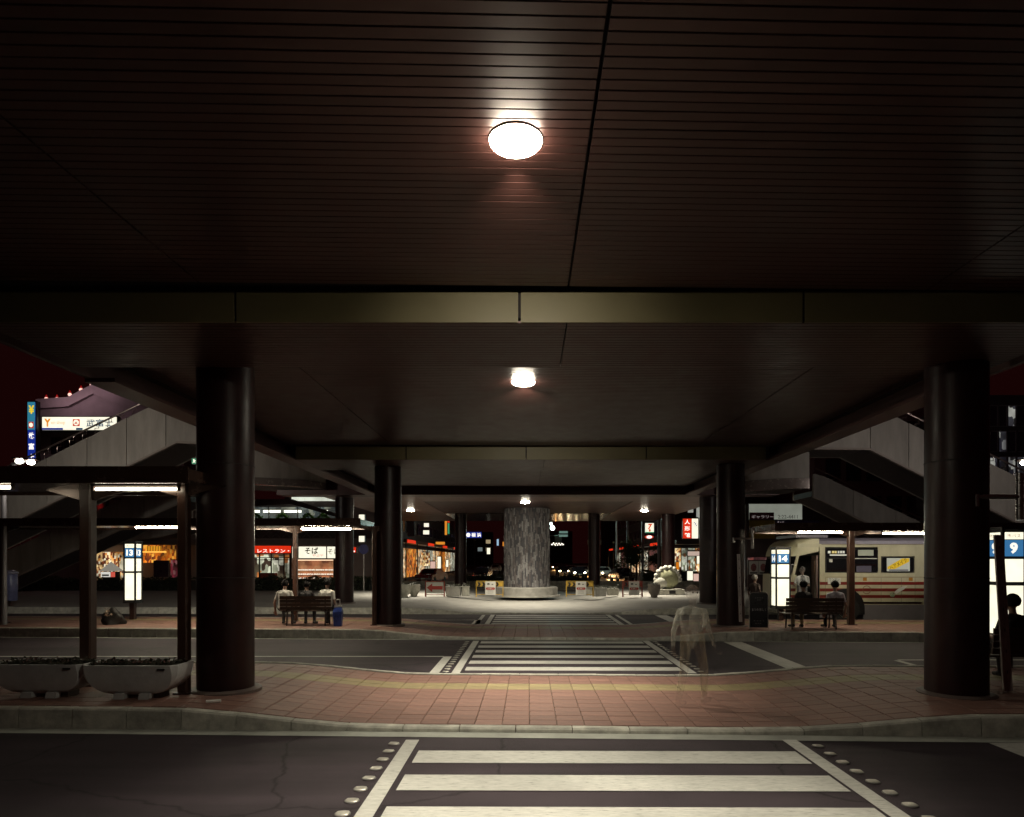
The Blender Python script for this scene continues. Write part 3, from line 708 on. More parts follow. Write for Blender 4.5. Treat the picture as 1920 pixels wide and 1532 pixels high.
def person(label, loc, rotz, pose, shirt, trousers, shoes, scale=1.0, hair=True, lean=0.0, skinm=None, hairmat=None, arms='lap', group=None, long_sleeve=False):
    "one continuous body (joined limbs remeshed into one skin); faces +Y locally, origin on the ground"
    sk = skinm or skin; SH, TR, SO, SKN = 0, 1, 2, 3
    segs = []
    def seg(p0, r0, p1, r1, m): segs.append((Vector(p0), r0, Vector(p1), r1, m))
    hz = .53 if pose == 'sit' else .92
    def T(p):      # torso lean about the hips
        x, y, z = p; c, s = math.cos(lean), math.sin(lean); dz = z-hz
        return (x, y*c+dz*s, hz-y*s+dz*c)
    for sx in (-1,1):
        seg(T((sx*.075,0,hz)), .115, T((sx*.06,-.005,hz+.2)), .105, SH if pose == 'sit' else TR)
        seg(T((sx*.06,-.005,hz+.1)), .108, T((sx*.075,-.01,hz+.36)), .112, SH)
        seg(T((sx*.03,-.01,hz+.44)), .075, T((sx*.155,-.01,hz+.42)), .062, SH)
    seg(T((0,0,hz+.02)), .12, T((0,0,hz+.40)), .11, SH)
    seg(T((0,-.005,hz+.45)), .056, T((0,.015,hz+.58)), .052, SKN)
    hd = T((0,.02,hz+.66))
    seg(T((0,.03,hz+.615)), .068, T((0,.045,hz+.60)), .05, SKN)
    seg(T((0,.015,hz+.665)), .086, T((0,.0,hz+.71)), .098, SKN)
    seg(T((0,.10,hz+.675)), .012, T((0,.118,hz+.65)), .016, SKN)
    for sx in (-1,1): seg(T((sx*.088,.0,hz+.68)), .018, T((sx*.092,-.004,hz+.645)), .013, SKN)
    # arms
    for sx in (-1,1):
        sh = Vector(T((sx*.185,-.01,hz+.41)))
        if arms == 'lap': el = Vector(T((sx*.26,.05,hz+.14))); wr = Vector((sx*.13,.30,hz+.13))
        elif arms == 'side' : el = Vector(T((sx*.27,-.02,hz+.13))); wr = Vector((sx*.27,.06,hz-.10))
        elif arms == 'carry': el = Vector(T((sx*.25,.0,hz+.12))); wr = Vector((sx*(.30 if sx > 0 else .13),.10 if sx > 0 else .3,hz-.06 if sx > 0 else hz+.13))
        else: el = Vector(T((sx*.24,-.03+sx*.08,hz+.13))); wr = Vector((sx*.25,.06+sx*.16,hz-.09))
        mid = sh.lerp(el, .62)
        seg(sh, .058, mid, .050, SH); seg(mid, .043, el, .040, SH if long_sleeve else SKN); seg(el, .040, wr, .029, SH if long_sleeve else SKN)
        d = (wr-el).normalized(); side = Vector((0,0,1)).cross(d); side = side.normalized() if side.length > .1 else Vector((0,1,0))
        nrm = d.cross(side)
        pe = wr+d*.085
        for o in (-.02, .02): seg(wr+side*o*.6, .022, pe+side*o, .021, SKN)
        for i, (o, L) in enumerate(((-.033,.058),(-.011,.072),(.012,.068),(.033,.05))):
            k = pe+side*o+d*.012; k2 = k+d*L*.55+nrm*.012; k3 = k2+d*L*.35+nrm*.028
            seg(k, .0115, k2, .0105, SKN); seg(k2, .0105, k3, .0095, SKN)
        th = wr+d*.03-side*.03*sx; seg(th, .014, th+d*.035-side*.03*sx, .012, SKN); seg(th+d*.035-side*.03*sx, .012, th+d*.065-side*.035*sx+nrm*.01, .011, SKN)
    # legs
    for sx in (-1,1):
        hip = Vector((sx*.095,0,hz-.02))
        if pose == 'sit': kn = Vector((sx*.13,.43,.50)); an = Vector((sx*.13,.40,.09)); toe = an+Vector((sx*.03,.17,-.05))
        elif pose == 'walk': kn = Vector((sx*.10,.06+sx*.12,.49)); an = Vector((sx*.09,-.02+sx*.22,.09)); toe = an+Vector((0,.17,-.05))
        else: kn = Vector((sx*.10,.02,.49)); an = Vector((sx*.10,-.01,.09)); toe = an+Vector((sx*.03,.17,-.05))
        seg(hip, .098, kn, .063, TR); seg(kn, .062, kn.lerp(an,.35), .062, TR); seg(kn.lerp(an,.3), .062, an+Vector((0,0,.02)), .046, TR)
        seg(an+Vector((0,-.03,-.035)), .045, toe, .036, SO); seg(an+Vector((0,0,-.01)), .043, an+Vector((0,.05,-.03)), .045, SO)
    mb = MB()
    for s in segs: capsule(mb, s[0], s[1], s[2], s[3])
    me = bpy.data.meshes.new('tmp'); me.from_pydata(mb.v, [], mb.f)
    tmp = bpy.data.objects.new('tmp', me); C.objects.link(tmp)
    md = tmp.modifiers.new('r', 'REMESH'); md.mode = 'VOXEL'; md.voxel_size = .0095
    m2 = tmp.modifiers.new('s', 'SMOOTH'); m2.iterations = 3; m2.factor = .5
    dg = bpy.context.evaluated_depsgraph_get(); bm_ = bpy.data.meshes.new_from_object(tmp.evaluated_get(dg)); bpy.data.objects.remove(tmp)
    bm_.materials.clear()
    for m in (shirt, trousers, shoes, sk): bm_.materials.append(m)
    import numpy as np
    n = len(bm_.polygons); cen = np.zeros(n*3); bm_.polygons.foreach_get('center', cen); cen = cen.reshape(-1,3)
    best = np.full(n, 1e9); idx = np.zeros(n, dtype=np.int32)
    for p0, r0, p1, r1, m in segs:
        a = np.array(p0); d = np.array(p1)-a; L = max(1e-9, d.dot(d)); t = np.clip(((cen-a)@d)/L, 0, 1)
        ds = np.linalg.norm(cen-(a+t[:,None]*d), axis=1)-(r0+(r1-r0)*t); k = ds < best; best[k] = ds[k]; idx[k] = m
    bm_.polygons.foreach_set('material_index', idx); bm_.polygons.foreach_set('use_smooth', [True]*n); bm_.update()
    bm_.name = 'person'
    b = bpy.data.objects.new('person', bm_); C.objects.link(b)
    b.location = loc; b.rotation_euler = (0,0,rotz); b.scale = (scale,)*3
    tag(b, label, 'person', group)
    # hair: cap over the top and back of the head
    hm = MB(); nu, nv = 18, 12; c0 = Vector(T((0,-.002,hz+.70))); vs = []; fs = []
    for j in range(nv+1):
        t = math.pi*.74*j/nv
        for k in range(nu):
            a = 2*math.pi*k/nu; front = max(0, math.sin(a)); tt = t*(1-.5*front)
            rr = .112+random.uniform(-.004,.004)
            vs.append((c0.x+rr*.93*math.sin(tt)*math.cos(a), c0.y+rr*math.sin(tt)*math.sin(a), c0.z+rr*math.cos(tt)*1.0))
    for j in range(nv):
        for k in range(nu): fs.append((j*nu+k, (j+1)*nu+k, (j+1)*nu+(k+1)%nu, j*nu+(k+1)%nu))
    hm.add(vs, fs).build('hair', hairmat or hairm, b, smooth=True, local=True)
    for sx in (-1,1):
        MB().ball(T((sx*.034,.094,hz+.69)), .012, 8, 6).build('eye', mat('eye',(.02,.015,.012),.2), b, local=True, smooth=True)
    return b
def cloth(nm, col): return mat('cloth_'+nm, col, .85, var=.12, scale=9, bump=.3, bscale=30)
white_c, grey_c, dark_c, navy_c, khaki_c, shoe_c = cloth('white',(.62,.60,.55)), cloth('check',(.42,.40,.37)), cloth('dark',(.02,.016,.017)), cloth('navy',(.02,.022,.03)), cloth('khaki',(.25,.2,.13)), cloth('shoe',(.02,.018,.017))
seat_y = .16
person('seated person in a pale short-sleeved shirt at the left end of the bench of three', (PX(535,19), BL_Y+seat_y, .25), R(4), 'sit', grey_c, dark_c, shoe_c, .97, lean=.12, arms='side')
person('seated person in dark clothes in the middle of the bench of three', (PX(575,19), BL_Y+seat_y, .25), 0, 'sit', dark_c, dark_c, shoe_c, .95, lean=.15)
person('seated person in a white T-shirt at the right end beside the blue bag', (PX(613,19), BL_Y+seat_y, .25), R(-8), 'sit', white_c, dark_c, shoe_c, .99, lean=.12, arms='carry')
person('seated person in a dark top at the left end of the bench facing the bus', (PX(1505,18), BR_Y+seat_y, .25), R(3), 'sit', dark_c, khaki_c, shoe_c, .97, lean=.05)
person('seated person in a lavender-grey shirt at the right end of the bench facing the bus', (PX(1564,18), BR_Y+seat_y, .25), R(-3), 'sit', cloth('lavender',(.42,.40,.46)), dark_c, shoe_c, .97, lean=.06, arms='side')
person('person seated in black silhouette against the lit number 9 pillar', (PX(1884,10.3), 9.95+seat_y, .25), R(5), 'sit', dark_c, dark_c, shoe_c, 1.0, lean=.03)
def ghostly(nm, col, a):
    "half-exposed passer-by: thin, uneven opacity"
    m = mat('blur_'+nm, col, .9, var=.1, alpha=a); nt = m.node_tree; b = nt.nodes['Principled BSDF']
    if b.inputs['Alpha'].is_linked: return m
    tc = nt.nodes.new('ShaderNodeTexCoord'); mp = nt.nodes.new('ShaderNodeMapping'); mp.inputs['Scale'].default_value = (5,5,1.6)
    n = nt.nodes.new('ShaderNodeTexNoise'); n.inputs['Scale'].default_value = 1.3; n.inputs['Detail'].default_value = 3
    mr = nt.nodes.new('ShaderNodeMapRange'); mr.inputs[1].default_value = .36; mr.inputs[2].default_value = .66; mr.inputs[3].default_value = a*.15; mr.inputs[4].default_value = a*1.9
    nt.links.new(tc.outputs['Object'], mp.inputs[0]); nt.links.new(mp.outputs[0], n.inputs['Vector']); nt.links.new(n.outputs[0], mr.inputs[0]); nt.links.new(mr.outputs[0], b.inputs['Alpha'])
    return m
g1, g2, g3 = ghostly('shirt',(.6,.6,.52),.25), ghostly('khaki',(.5,.42,.28),.17), ghostly('skin',(.45,.35,.28),.12)
person('faint see-through standing figure in pale shirt and khaki trousers on the red pavement', (PX(1298,9.35), 9.35, .06), R(-40), 'walk', g1, g2, g3, .98, skinm=g3, hairmat=ghostly('hair',(.25,.22,.2),.10), arms='swing', long_sleeve=True)
g4 = ghostly('white',(.6,.62,.64),.62)
person('blurred person in white stepping up through the bus door', (PX(1503,21.6), 21.55, .3), R(0), 'stand', g4, ghostly('grey',(.2,.2,.21),.6), g4, .92, skinm=ghostly('skin2',(.4,.3,.25),.5), hairmat=ghostly('hair2',(.1,.1,.1),.5), arms='lap')
person('pale-haired person standing behind the black notice board', (PX(1413,20.2), 20.1, .25), R(-60), 'stand', cloth('brownish',(.16,.12,.11)), dark_c, shoe_c, .82, hairmat=mat('grey_hair',(.42,.40,.38),.7,var=.2), arms='side')

# ================================================================== STREET FURNITURE
# boat-shaped planters
tubm = mat('planter_paint', (0.55,0.56,0.56), .6, var=.16, scale=3, bump=.15, bscale=25)
soilm = mat('soil', (0.03,0.02,0.015), .95, var=.3, scale=20)
leafd = mat('planter_leaf', (0.030,0.030,0.014), .6, var=.5, scale=9)
petal = mat('petal', (0.20,0.10,0.09), .7, var=.5, scale=12)
def planter(label, X, Y, rz):
    t = thing('planter', label, 'planter', (X, Y, .25), 'boat-shaped planters under the near shelter')
    t.rotation_euler = (0,0,rz)
    L, D, z0, z1 = .64, .27, .055, .46
    mb = MB(); prof = []; n = 14
    vs = []; fs = []; m = 12
    for i in range(n+1):
        f = i/n; z = z0+(z1-z0)*f
        g = math.sqrt(max(0, 1-(1-f)**2.4))       # boat curve
        lx, dy = .20+(L-.20)*g, .13+(D-.13)*(f**.6)
        ch = .07*f
        for x, y in ((-lx,-dy+ch),(-lx+ch,-dy),(lx-ch,-dy),(lx,-dy+ch),(lx,dy-ch),(lx-ch,dy),(-lx+ch,dy),(-lx,dy-ch)): vs.append((x,y,z))
    for i in range(n):
        for k in range(8): fs.append((i*8+k, i*8+(k+1)%8, (i+1)*8+(k+1)%8, (i+1)*8+k))
    top = n*8; w_ = .035; o2 = len(vs)
    for k in range(8):
        x, y, z = vs[top+k]; vs.append((x*(1-w_/L), y*(1-w_/D), z))
    for k in range(8): fs.append((top+k, top+(k+1)%8, o2+(k+1)%8, o2+k))
    o3 = len(vs)
    for k in range(8):
        x, y, z = vs[o2+k]; vs.append((x, y, z-.06))
    for k in range(8): fs.append((o2+k, o2+(k+1)%8, o3+(k+1)%8, o3+k))
    fs.append(tuple(range(7,-1,-1)))
    mb.add(vs, fs).build('tub', tubm, t, smooth=True, local=True)
    MB().prismz([(-L+.05,-D+.09),(-L+.09,-D+.05),(L-.09,-D+.05),(L-.05,-D+.09),(L-.05,D-.09),(L-.09,D-.05),(-L+.09,D-.05),(-L+.05,D-.09)], .36, .415).build('soil', soilm, t, local=True)
    fol = lambda: (random.uniform(-L+.07,L-.07), random.uniform(-D+.06,D-.06), .43+random.uniform(-.01,.075)*random.random())
    tag(MB().leaves(900, fol, .032).build('foliage', leafd, t, local=True), kind='stuff')
    tag(MB().leaves(70, lambda: (random.uniform(-L+.07,L-.07), random.uniform(-D+.06,D-.06), .475+random.uniform(0,.03)), .018).build('flowers', petal, t, local=True), kind='stuff')
    for x in (-.17, .17):
        MB().prism([(x-.07,0),(x+.07,0),(x+.085,.075),(x-.055,.075)], -.19, -.06).build('foot', tubm, t, local=True)
        MB().box(x+.09, x+.18, -.1, .12, 0, .085).build('wood_block', woodm, t, local=True)
    MB().box(L-.24, L-.14, -D-.004, -D+.01, .40, .42).build('maker_plate', blackm, t, local=True)
    return t
planter('grey boat-shaped planter beside the shelter post and big left column', PX(259,9.0), 9.02, R(-1))
planter('grey boat-shaped planter cut off by the left edge of the picture', PX(80,9.0), 9.10, R(-1.5))
# rolled paper on the pavement
rp_ = W(400, 1316, 1); 
MB().tube([(-.085,-.02,0),(.085,.03,0)], .022, 10).build('rolled_paper', mat('paper_white',(.85,.83,.78),.8,var=.1))
rp = bpy.data.objects['rolled_paper']; rp.location = (PX(400,8.72), 8.72, hprof(PX(400,8.72))+.018); tag(rp, 'small white roll of paper lying by the base of the left column', 'paper')
# rubbish bag
bag = MB(); vs = []; fs = []; nu, nv = 20, 12
for j in range(nv+1):
    f = j/nv; r = .30*max(.02, math.sin(math.pi*(.42+.55*f)))**.7*(1 if f < .82 else .8); z = f*.48
    for k in range(nu):
        a = 2*math.pi*k/nu; q = r*(1+.16*math.sin(3*a+f*5)+.07*math.sin(7*a-f*9))
        vs.append((q*math.cos(a), q*.8*math.sin(a), z))
for j in range(nv):
    for k in range(nu): fs.append((j*nu+k, j*nu+(k+1)%nu, (j+1)*nu+(k+1)%nu, (j+1)*nu+k))
fs.append(tuple(range(nu-1,-1,-1))); fs.append(tuple(nv*nu+k for k in range(nu)))
tb = thing('rubbish_bag', 'dark knotted rubbish bag on the middle platform left of the 13 pillar', 'bag', (PX(212,19.2), 19.2, .25))
bag.add(vs, fs).build('sack', mat('bag_plastic',(.018,.015,.014),.5,var=.2,scale=14,bump=.6,bscale=22), tb, smooth=True, local=True)
MB().leaves(26, lambda: (random.uniform(-.1,.08), random.uniform(-.25,-.12), random.uniform(.25,.5)), .05).build('loose_litter', mat('litter',(.3,.22,.16),.8,var=.4), tb, local=True)
# blue shopping bag by the bench
sb = thing('shopping_bag', 'blue and white shopping bag beside the bench of three', 'bag', (PX(634,18.7), 18.7, .25)); sb.scale = (.78,.85,1.28)
MB().add([(-.13,-.09,0),(.13,-.09,0),(.13,.09,0),(-.13,.09,0),(-.17,-.11,.3),(.16,-.11,.32),(.16,.1,.31),(-.16,.1,.3),(-.12,-.03,.42),(.12,-.03,.43),(.12,.03,.43),(-.12,.03,.42)],
         [(0,3,2,1),(0,1,5,4),(1,2,6,5),(2,3,7,6),(3,0,4,7),(4,5,9,8),(5,6,10,9),(6,7,11,10),(7,4,8,11),(8,9,10,11)]).build('bag_body', mat('bag_blue',(.03,.06,.28),.4,var=.5,scale=6), sb, local=True)
MB().box(-.125,.125,-.04,.04,.405,.45).build('bag_rim', mat('bag_white',(.6,.6,.58),.5), sb, local=True)
for yy in (-.05,.05): MB().tube([(-.08,yy,.46),(-.05,yy,.58),(.05,yy,.58),(.08,yy,.46)], .008, 6).build('bag_handle', mat('bag_white',(.6,.6,.58),.5), sb, local=True)
# notice board まちを美しく
nb = thing('notice_board', 'black standing notice board with white writing and rounded top beside the 14 pillar', 'notice board', (PX(1423,17.9), 17.95, .25))
bw = .33
def rounded(x0, x1, z0, z1, r, n=5, bottom=False):
    pts = []
    cs = [(x1-r, z1-r, 0), (x0+r, z1-r, 90)]
    if bottom: cs += [(x0+r, z0+r, 180), (x1-r, z0+r, 270)]
    for cx_, cz_, a0 in cs:
        for i in range(n+1):
            a = R(a0+90*i/n); pts.append((cx_+r*math.cos(a), cz_+r*math.sin(a)))
    if not bottom: pts += [(x0, z0), (x1, z0)]
    return pts
Yn = 17.95; xc = PX(1423,Yn)
MB().prism(rounded(xc-.235, xc+.235, .28, PZ(1112,Yn), .07), Yn, Yn+.05).build('panel', mat('notice_black',(.015,.013,.018),.3,var=.1), nb)
MB().tube([(xc-.25,Yn+.02,.25),(xc-.25,Yn+.02,PZ(1117,Yn)),(xc-.2,Yn+.02,PZ(1111,Yn)),(xc+.2,Yn+.02,PZ(1111,Yn)),(xc+.25,Yn+.02,PZ(1117,Yn)),(xc+.25,Yn+.02,.25)], .012, 6).build('frame', steel, nb)
inkw = mat('white_ink',(.5,.48,.5),.6)
text('lettering', 'まちを美しく', .075, inkw, nb, (xc, Yn-.004, PZ(1143,Yn)), width=.38)
for zc, ws in ((PZ(1121,Yn),(-.09,-.03,.03,.09)), (PZ(1125,Yn),(-.03,.03)), (PZ(1164,Yn),(-.12,-.04,.04,.12)), (PZ(1169,Yn),(-.08,-.02,.04))):
    for wx in ws: MB().box(xc+wx-.018, xc+wx+.018, Yn-.004, Yn-.001, zc-.012, zc+.012).build('small_print', mat('dim_print',(.14,.13,.14),.7), nb)
# pipe brackets and leaning pale planks beside the right-hand columns
plank = mat('pale_plank',(.5,.45,.44),.7,var=.3,scale=6,stretch=(6,6,.7))
def bracket(label, px, py, Y, s):
    t = thing('pipe_bracket', label, 'bracket', W(px, py, Y), 'pipe brackets on the right-hand columns')
    MB().tube([(-.28*s,0,-.04*s),(.35*s,0,-.04*s)], .04*s, 10).build('arm', steel, t, local=True, smooth=True)
    MB().tube([(-.30*s,0,-.19*s),(-.30*s,0,.0)], .05*s, 10).build('end_cap', steel, t, local=True, smooth=True)
    MB().tube([(.38*s,0,-.40*s),(.38*s,0,.33*s)], .055*s, 10).build('upright', steel, t, local=True, smooth=True)
bracket('grey T-shaped pipe bracket at the upper right on the nearest right column', 1866, 927, 8.9, .86)
bracket('small grey T-shaped pipe bracket beside the 14 pillar on the farther right column', 1391, 1008, 18.2, .75)
def leaning(label, p0, p1, Y, wd):
    a, b = W(*p0, Y), W(*p1, Y-.15)
    t = thing('leaning_plank', label, 'plank', b, 'pale planks by the right-hand columns')
    MB().add([(a.x-wd/2,a.y,a.z),(a.x+wd/2,a.y,a.z),(b.x+wd/2,b.y,b.z),(b.x-wd/2,b.y,b.z),(a.x-wd/2,a.y+.03,a.z),(a.x+wd/2,a.y+.03,a.z),(b.x+wd/2,b.y+.03,b.z),(b.x-wd/2,b.y+.03,b.z)],
             [(3,2,1,0),(4,5,6,7),(0,1,5,4),(1,2,6,5),(2,3,7,6),(3,0,4,7)]).build('board', plank, t)
    for k in range(7):
        p = a.lerp(b, (k+.6)/7.5); MB().box(p.x-.006, p.x+.006, p.y-.004, p.y+.004, p.z-.02, p.z+.02).build('slot', blackm, t)
leaning('long pale slotted plank leaning in front of the number 9 pillar', (1873,1003), (1891,1296), 9.5, .125)
leaning('upright pale slotted plank beside the far right column and notice board', (1385,1039), (1389,1166), 18.3, .085)
# blue bin at the far left
bb = thing('litter_bin', 'blue-grey cylindrical litter bin at the far left below the staircase', 'bin', (PX(20,27), 27, 0))
MB().lathe([(.2,.0),(.24,.05),(.24,1.05),(.22,1.08)], 20, (PX(20,27),27,.45)).build('bin_body', mat('bin_blue',(.12,.13,.25),.35,var=.2), bb, smooth=True)
MB().lathe([(.26,0),(.26,.06),(.1,.14)], 20, (PX(20,27),27,1.55)).build('bin_lid', mat('bin_lid',(.18,.18,.26),.3), bb, smooth=True)
MB().lathe([(.08,0),(.08,.45)], 12, (PX(20,27),27,0)).build('stand', darkmetal, bb, smooth=True)

# ================================================================== BUS
BY = 22.0; BS = F/BY                       # side plane of the bus, pixels per metre there
bx = lambda px: PX(px, BY)
bz = lambda py: PZ(py, BY)
bus = thing('city_bus', 'cream city bus with red stripes standing at the stop, front door open', 'bus', (bx(1600), BY+1.2, 0))
cream = mat('bus_cream', (.50,.47,.32), .38, var=.14, scale=2.2, stretch=(1,1,.5)); busgrey = mat('bus_skirt', (.17,.155,.165), .5, var=.15, scale=2)
busred = mat('bus_red', (.19,.016,.010), .4, var=.08); rooflilac = mat('bus_roof', (.22,.20,.24), .4, var=.12)
chrome = mat('chrome', (.75,.73,.70), .12, metal=1.0); whitep = mat('white_panel', (.62,.62,.56), .5, var=.05)
bx0, bx1 = bx(1469), bx(1469)+9.0
bw = 2.35; zf = .30
# side shell pieces leave the door and windows open
def side(x0, x1, z0, z1, name='side_panel', m=cream): return MB().box(x0, x1, BY, BY+.05, z0, z1).build(name, m, bus)
zwt, zwb, zbelt = bz(1029), bz(1074), bz(1081)
zrail = bz(1026)
side(bx(1537), bx(1547), bz(1134), zrail)                                   # behind the door
for a, b in ((1594.5,1600),(1646.5,1652)): side(bx(a), bx(b), zwb, zrail)
side(bx(1715), bx(1733), bz(1134), zrail)
side(bx(1652), bx(1715), bz(1043), zrail); side(bx(1547), bx(1715), bz(1134), zwb)
side(bx(1758), bx1-.3, bz(1134), zwb); side(bx(1758), bx(1766), zwb, zrail); side(bx1-.9, bx1-.3, zwb, zrail)
MB().box(bx(1495), bx1-.3, BY-.012, BY+.05, bz(1026)+.001, bz(1020)).build('cant_rail', cream, bus)
# roof with rounded edges, in cross-section
sec = [(BY, bz(1020)+.002),(BY+.04, bz(1014)),(BY+.18, bz(1010)),(BY+.6, bz(1007.5)),(BY+bw-.6, bz(1007.5)),(BY+bw-.18, bz(1010)),(BY+bw, bz(1020)+.002)]
MB().prismx(sec, bx(1530), bx1-.1).build('roof', rooflilac, bus, smooth=True)
# rounded nose: front shell lofted round the corner
nose = MB(); vs = []; fs = []
def nose_row(z, inset, top):
    row = []
    for i in range(11):
        a = R(90*i/10); r = .42
        row.append((bx0+inset+r-r*math.sin(a) if True else 0, BY+r-r*math.cos(a), z))
    return row
rows = [(zf,.02),(bz(1140),.0),(bz(1120),.0),(bz(1095),.0),(bz(1078),.01)]
rows_u = [(bz(1043),.10),(bz(1034),.14),(bz(1026),.2),(bz(1020),.28),(bz(1014),.42),(bz(1010),.62)]
def nose_mesh(rows_, nm):
    vs = []; fs = []
    for z, ins in rows_:
        for i in range(11):
            a = R(90*i/10); r = .40
            vs.append((bx0+ins+r*(1-math.cos(a)), BY+.002+r*(1-math.sin(a)), z))
        vs.append((bx0+ins, BY+bw, z))
        vs[-1] = (bx0+ins, BY+bw, z)
        # extend back along the side to the door
    n = 12; out = []
    for j, (z, ins) in enumerate(rows_):
        row = vs[j*12:j*12+11][::-1]            # from side to front
        out.append([(bx(1494 if z < bz(1040) else 1536), BY+.002, z)]+row+[(bx0+ins, BY+bw-.4, z), (bx0+ins+.4, BY+bw, z)])
    V = [p for r_ in out for p in r_]; k = len(out[0]); Fc = []
    for j in range(len(out)-1):
        for i in range(k-1): Fc.append((j*k+i, j*k+i+1, (j+1)*k+i+1, (j+1)*k+i))
    return MB().add(V, Fc).build(nm, cream, bus, smooth=True)
nose_mesh(rows, 'front_lower_shell'); nose_mesh(rows_u, 'front_upper_shell')
MB().add([(bx0+.62,BY+.4,bz(1010)),(bx(1530),BY+.18,bz(1010)),(bx(1530),BY+bw-.18,bz(1010)),(bx0+.62,BY+bw-.4,bz(1010))],[(0,1,2,3)]).build('front_roof_cap', cream, bus)
# front pillar leaning forward, windscreen
MB().add([(bx(1485),BY-.004,bz(1078)),(bx(1490),BY-.004,bz(1078)),(bx(1499),BY-.004,bz(1040)),(bx(1494),BY-.004,bz(1040)),(bx(1485),BY+.06,bz(1078)),(bx(1490),BY+.06,bz(1078)),(bx(1499),BY+.06,bz(1040)),(bx(1494),BY+.06,bz(1040))],
         [(0,1,2,3),(7,6,5,4),(0,4,5,1),(1,5,6,2),(2,6,7,3),(3,7,4,0)]).build('door_pillar', cream, bus)
MB().add([(bx(1493),BY+.02,bz(1042)),(bx0+.16,BY+.35,bz(1042)),(bx0+.06,BY+.33,bz(1077)),(bx(1484),BY+.02,bz(1077))],[(0,1,2,3)]).build('corner_window', glassd, bus)
MB().add([(bx0+.15,BY+.4,bz(1042)),(bx0+.15,BY+bw-.4,bz(1042)),(bx0+.05,BY+bw-.4,bz(1077)),(bx0+.05,BY+.4,bz(1077))],[(0,1,2,3)]).build('windscreen', glassd, bus)
# dark inside: floor, far wall, ceiling
MB().box(bx(1490), bx1-.3, BY+.06, BY+bw-.1, .55, .62).build('floor_deck', mat('bus_floor',(.03,.025,.025),.8), bus)
MB().box(bx(1490), bx1-.3, BY+bw-.05, BY+bw, zf, bz(1020)).build('far_side', mat('bus_inside',(.05,.045,.04),.7), bus)
MB().box(bx1-.3, bx1-.25, BY, BY+bw, zf, bz(1012)).build('rear_end', cream, bus)
MB().box(bx(1545), bx1-.35, BY+.35, BY+.8, .62, 1.25).build('seat_row', mat('bus_seat',(.04,.05,.12),.8), bus)
# folded door leaf and grab rail
MB().box(bx(1531), bx(1534), BY+.02, BY+.4, .45, bz(1042)).build('door_leaf', mat('door_metal',(.2,.14,.13),.4,metal=.5), bus)
MB().tube([(bx(1529),BY+.03,bz(1125)),(bx(1529),BY+.03,bz(1050))], .015, 6).build('grab_rail', chrome, bus)
MB().box(bx(1492), bx(1536), BY+.03, BY+.5, .30, .34).build('door_step', busgrey, bus)
# windows
def busframe(px0, px1, py0, py1, r, nm='window', b=.022):
    x0, x1, z1, z0 = bx(px0), bx(px1), bz(py0), bz(py1)
    o = rounded(x0, x1, z0, z1, r, 4, True); i = rounded(x0+b, x1-b, z0+b, z1-b, max(.01, r-b), 4, True); n = len(o)
    mb = MB(); vs = []
    for y in (BY-.014, BY+.03): vs += [(p[0],y,p[1]) for p in o]+[(p[0],y,p[1]) for p in i]
    fs = []
    for k in range(n):
        q = (k+1)%n
        fs += [(k,q,n+q,n+k),(2*n+q,2*n+k,3*n+k,3*n+q),(q,k,2*n+k,2*n+q),(n+k,n+q,3*n+q,3*n+k)]
    f = mb.add(vs, fs).build(nm, rubber, bus)
    MB().prism(i, BY+.012, BY+.02).build('pane', glassd, f)
    return f
f1 = busframe(1548, 1594, 1028, 1046, .1, 'destination_window', .012)
bxn = lambda a: bx(a)
for xa_, xb_, cm_ in ((1552.5,1557.5,'dest_white'),(1560,1564,'dest_yellow'),(1565,1569,'dest_yellow'),(1571,1574,'dest_white'),(1575.5,1579,'dest_white'),(1580,1584,'dest_white')):
    MB().box(bx(xa_), bx(xb_), BY+.006, BY+.010, bz(1037.5), bz(1033)).build('route_mark', emit(cm_, (.8,.65,.25) if cm_ == 'dest_yellow' else (.7,.7,.6), .5), f1)
MB().box(bx(1556), bx(1589), BY+.006, BY+.010, bz(1042), bz(1039.5)).build('route_strip', emit('dest_white',(.7,.7,.6),.5), f1)
f2 = busframe(1548, 1594, 1047, 1073.5, .02)
MB().box(bx(1549), bx(1593), BY-.01, BY+.01, bz(1071), bz(1068.5)).build('guard_bar', chrome, f2)
MB().box(bx(1555), bx(1561), BY+.004, BY+.010, bz(1054), bz(1048)).build('sticker', whitep, f2)
f3 = busframe(1601, 1646, 1029, 1074, .08)
for py, hh, m in ((1046.5,1.6,whitep),(1058,2.5,chrome)): MB().box(bx(1602), bx(1645), BY-.008, BY+.01, bz(py+hh), bz(py)).build('window_bar', m, f3)
MB().box(bx(1609), bx(1638), BY+.004, BY+.010, bz(1042), bz(1031)).build('paper_notice', mat('notice_green',(.42,.46,.38),.7), f3)
MB().box(bx(1606), bx(1634), BY+.004, BY+.010, bz(1073), bz(1061)).build('curtain', mat('curtain',(.10,.09,.13),.8,var=.1), f3)
f4 = busframe(1652.5, 1714, 1044, 1074, .1)
MB().box(bx(1663), bx(1706), BY+.004, BY+.009, bz(1071), bz(1046.5)).build('poster', emit('poster_white',(.62,.64,.55),.28), f4)
MB().prism([(bx(1664),bz(1063)),(bx(1692),bz(1047)),(bx(1705),bz(1047)),(bx(1705),bz(1053)),(bx(1678),bz(1067)),(bx(1664),bz(1067))], BY+.0005, BY+.003).build('poster_band', emit('poster_yellow',(.75,.48,.02),.45), f4)
text('poster_text', 'ヘアメイク', .14, blackm, f4, (bx(1684), BY-.002, bz(1057.5)), width=.62, rot=(90,-28,0))
MB().box(bx(1667), bx(1703), BY+.001, BY+.003, bz(1070), bz(1068)).build('poster_line', mat('poster_ink',(.05,.04,.1),.6), f4)
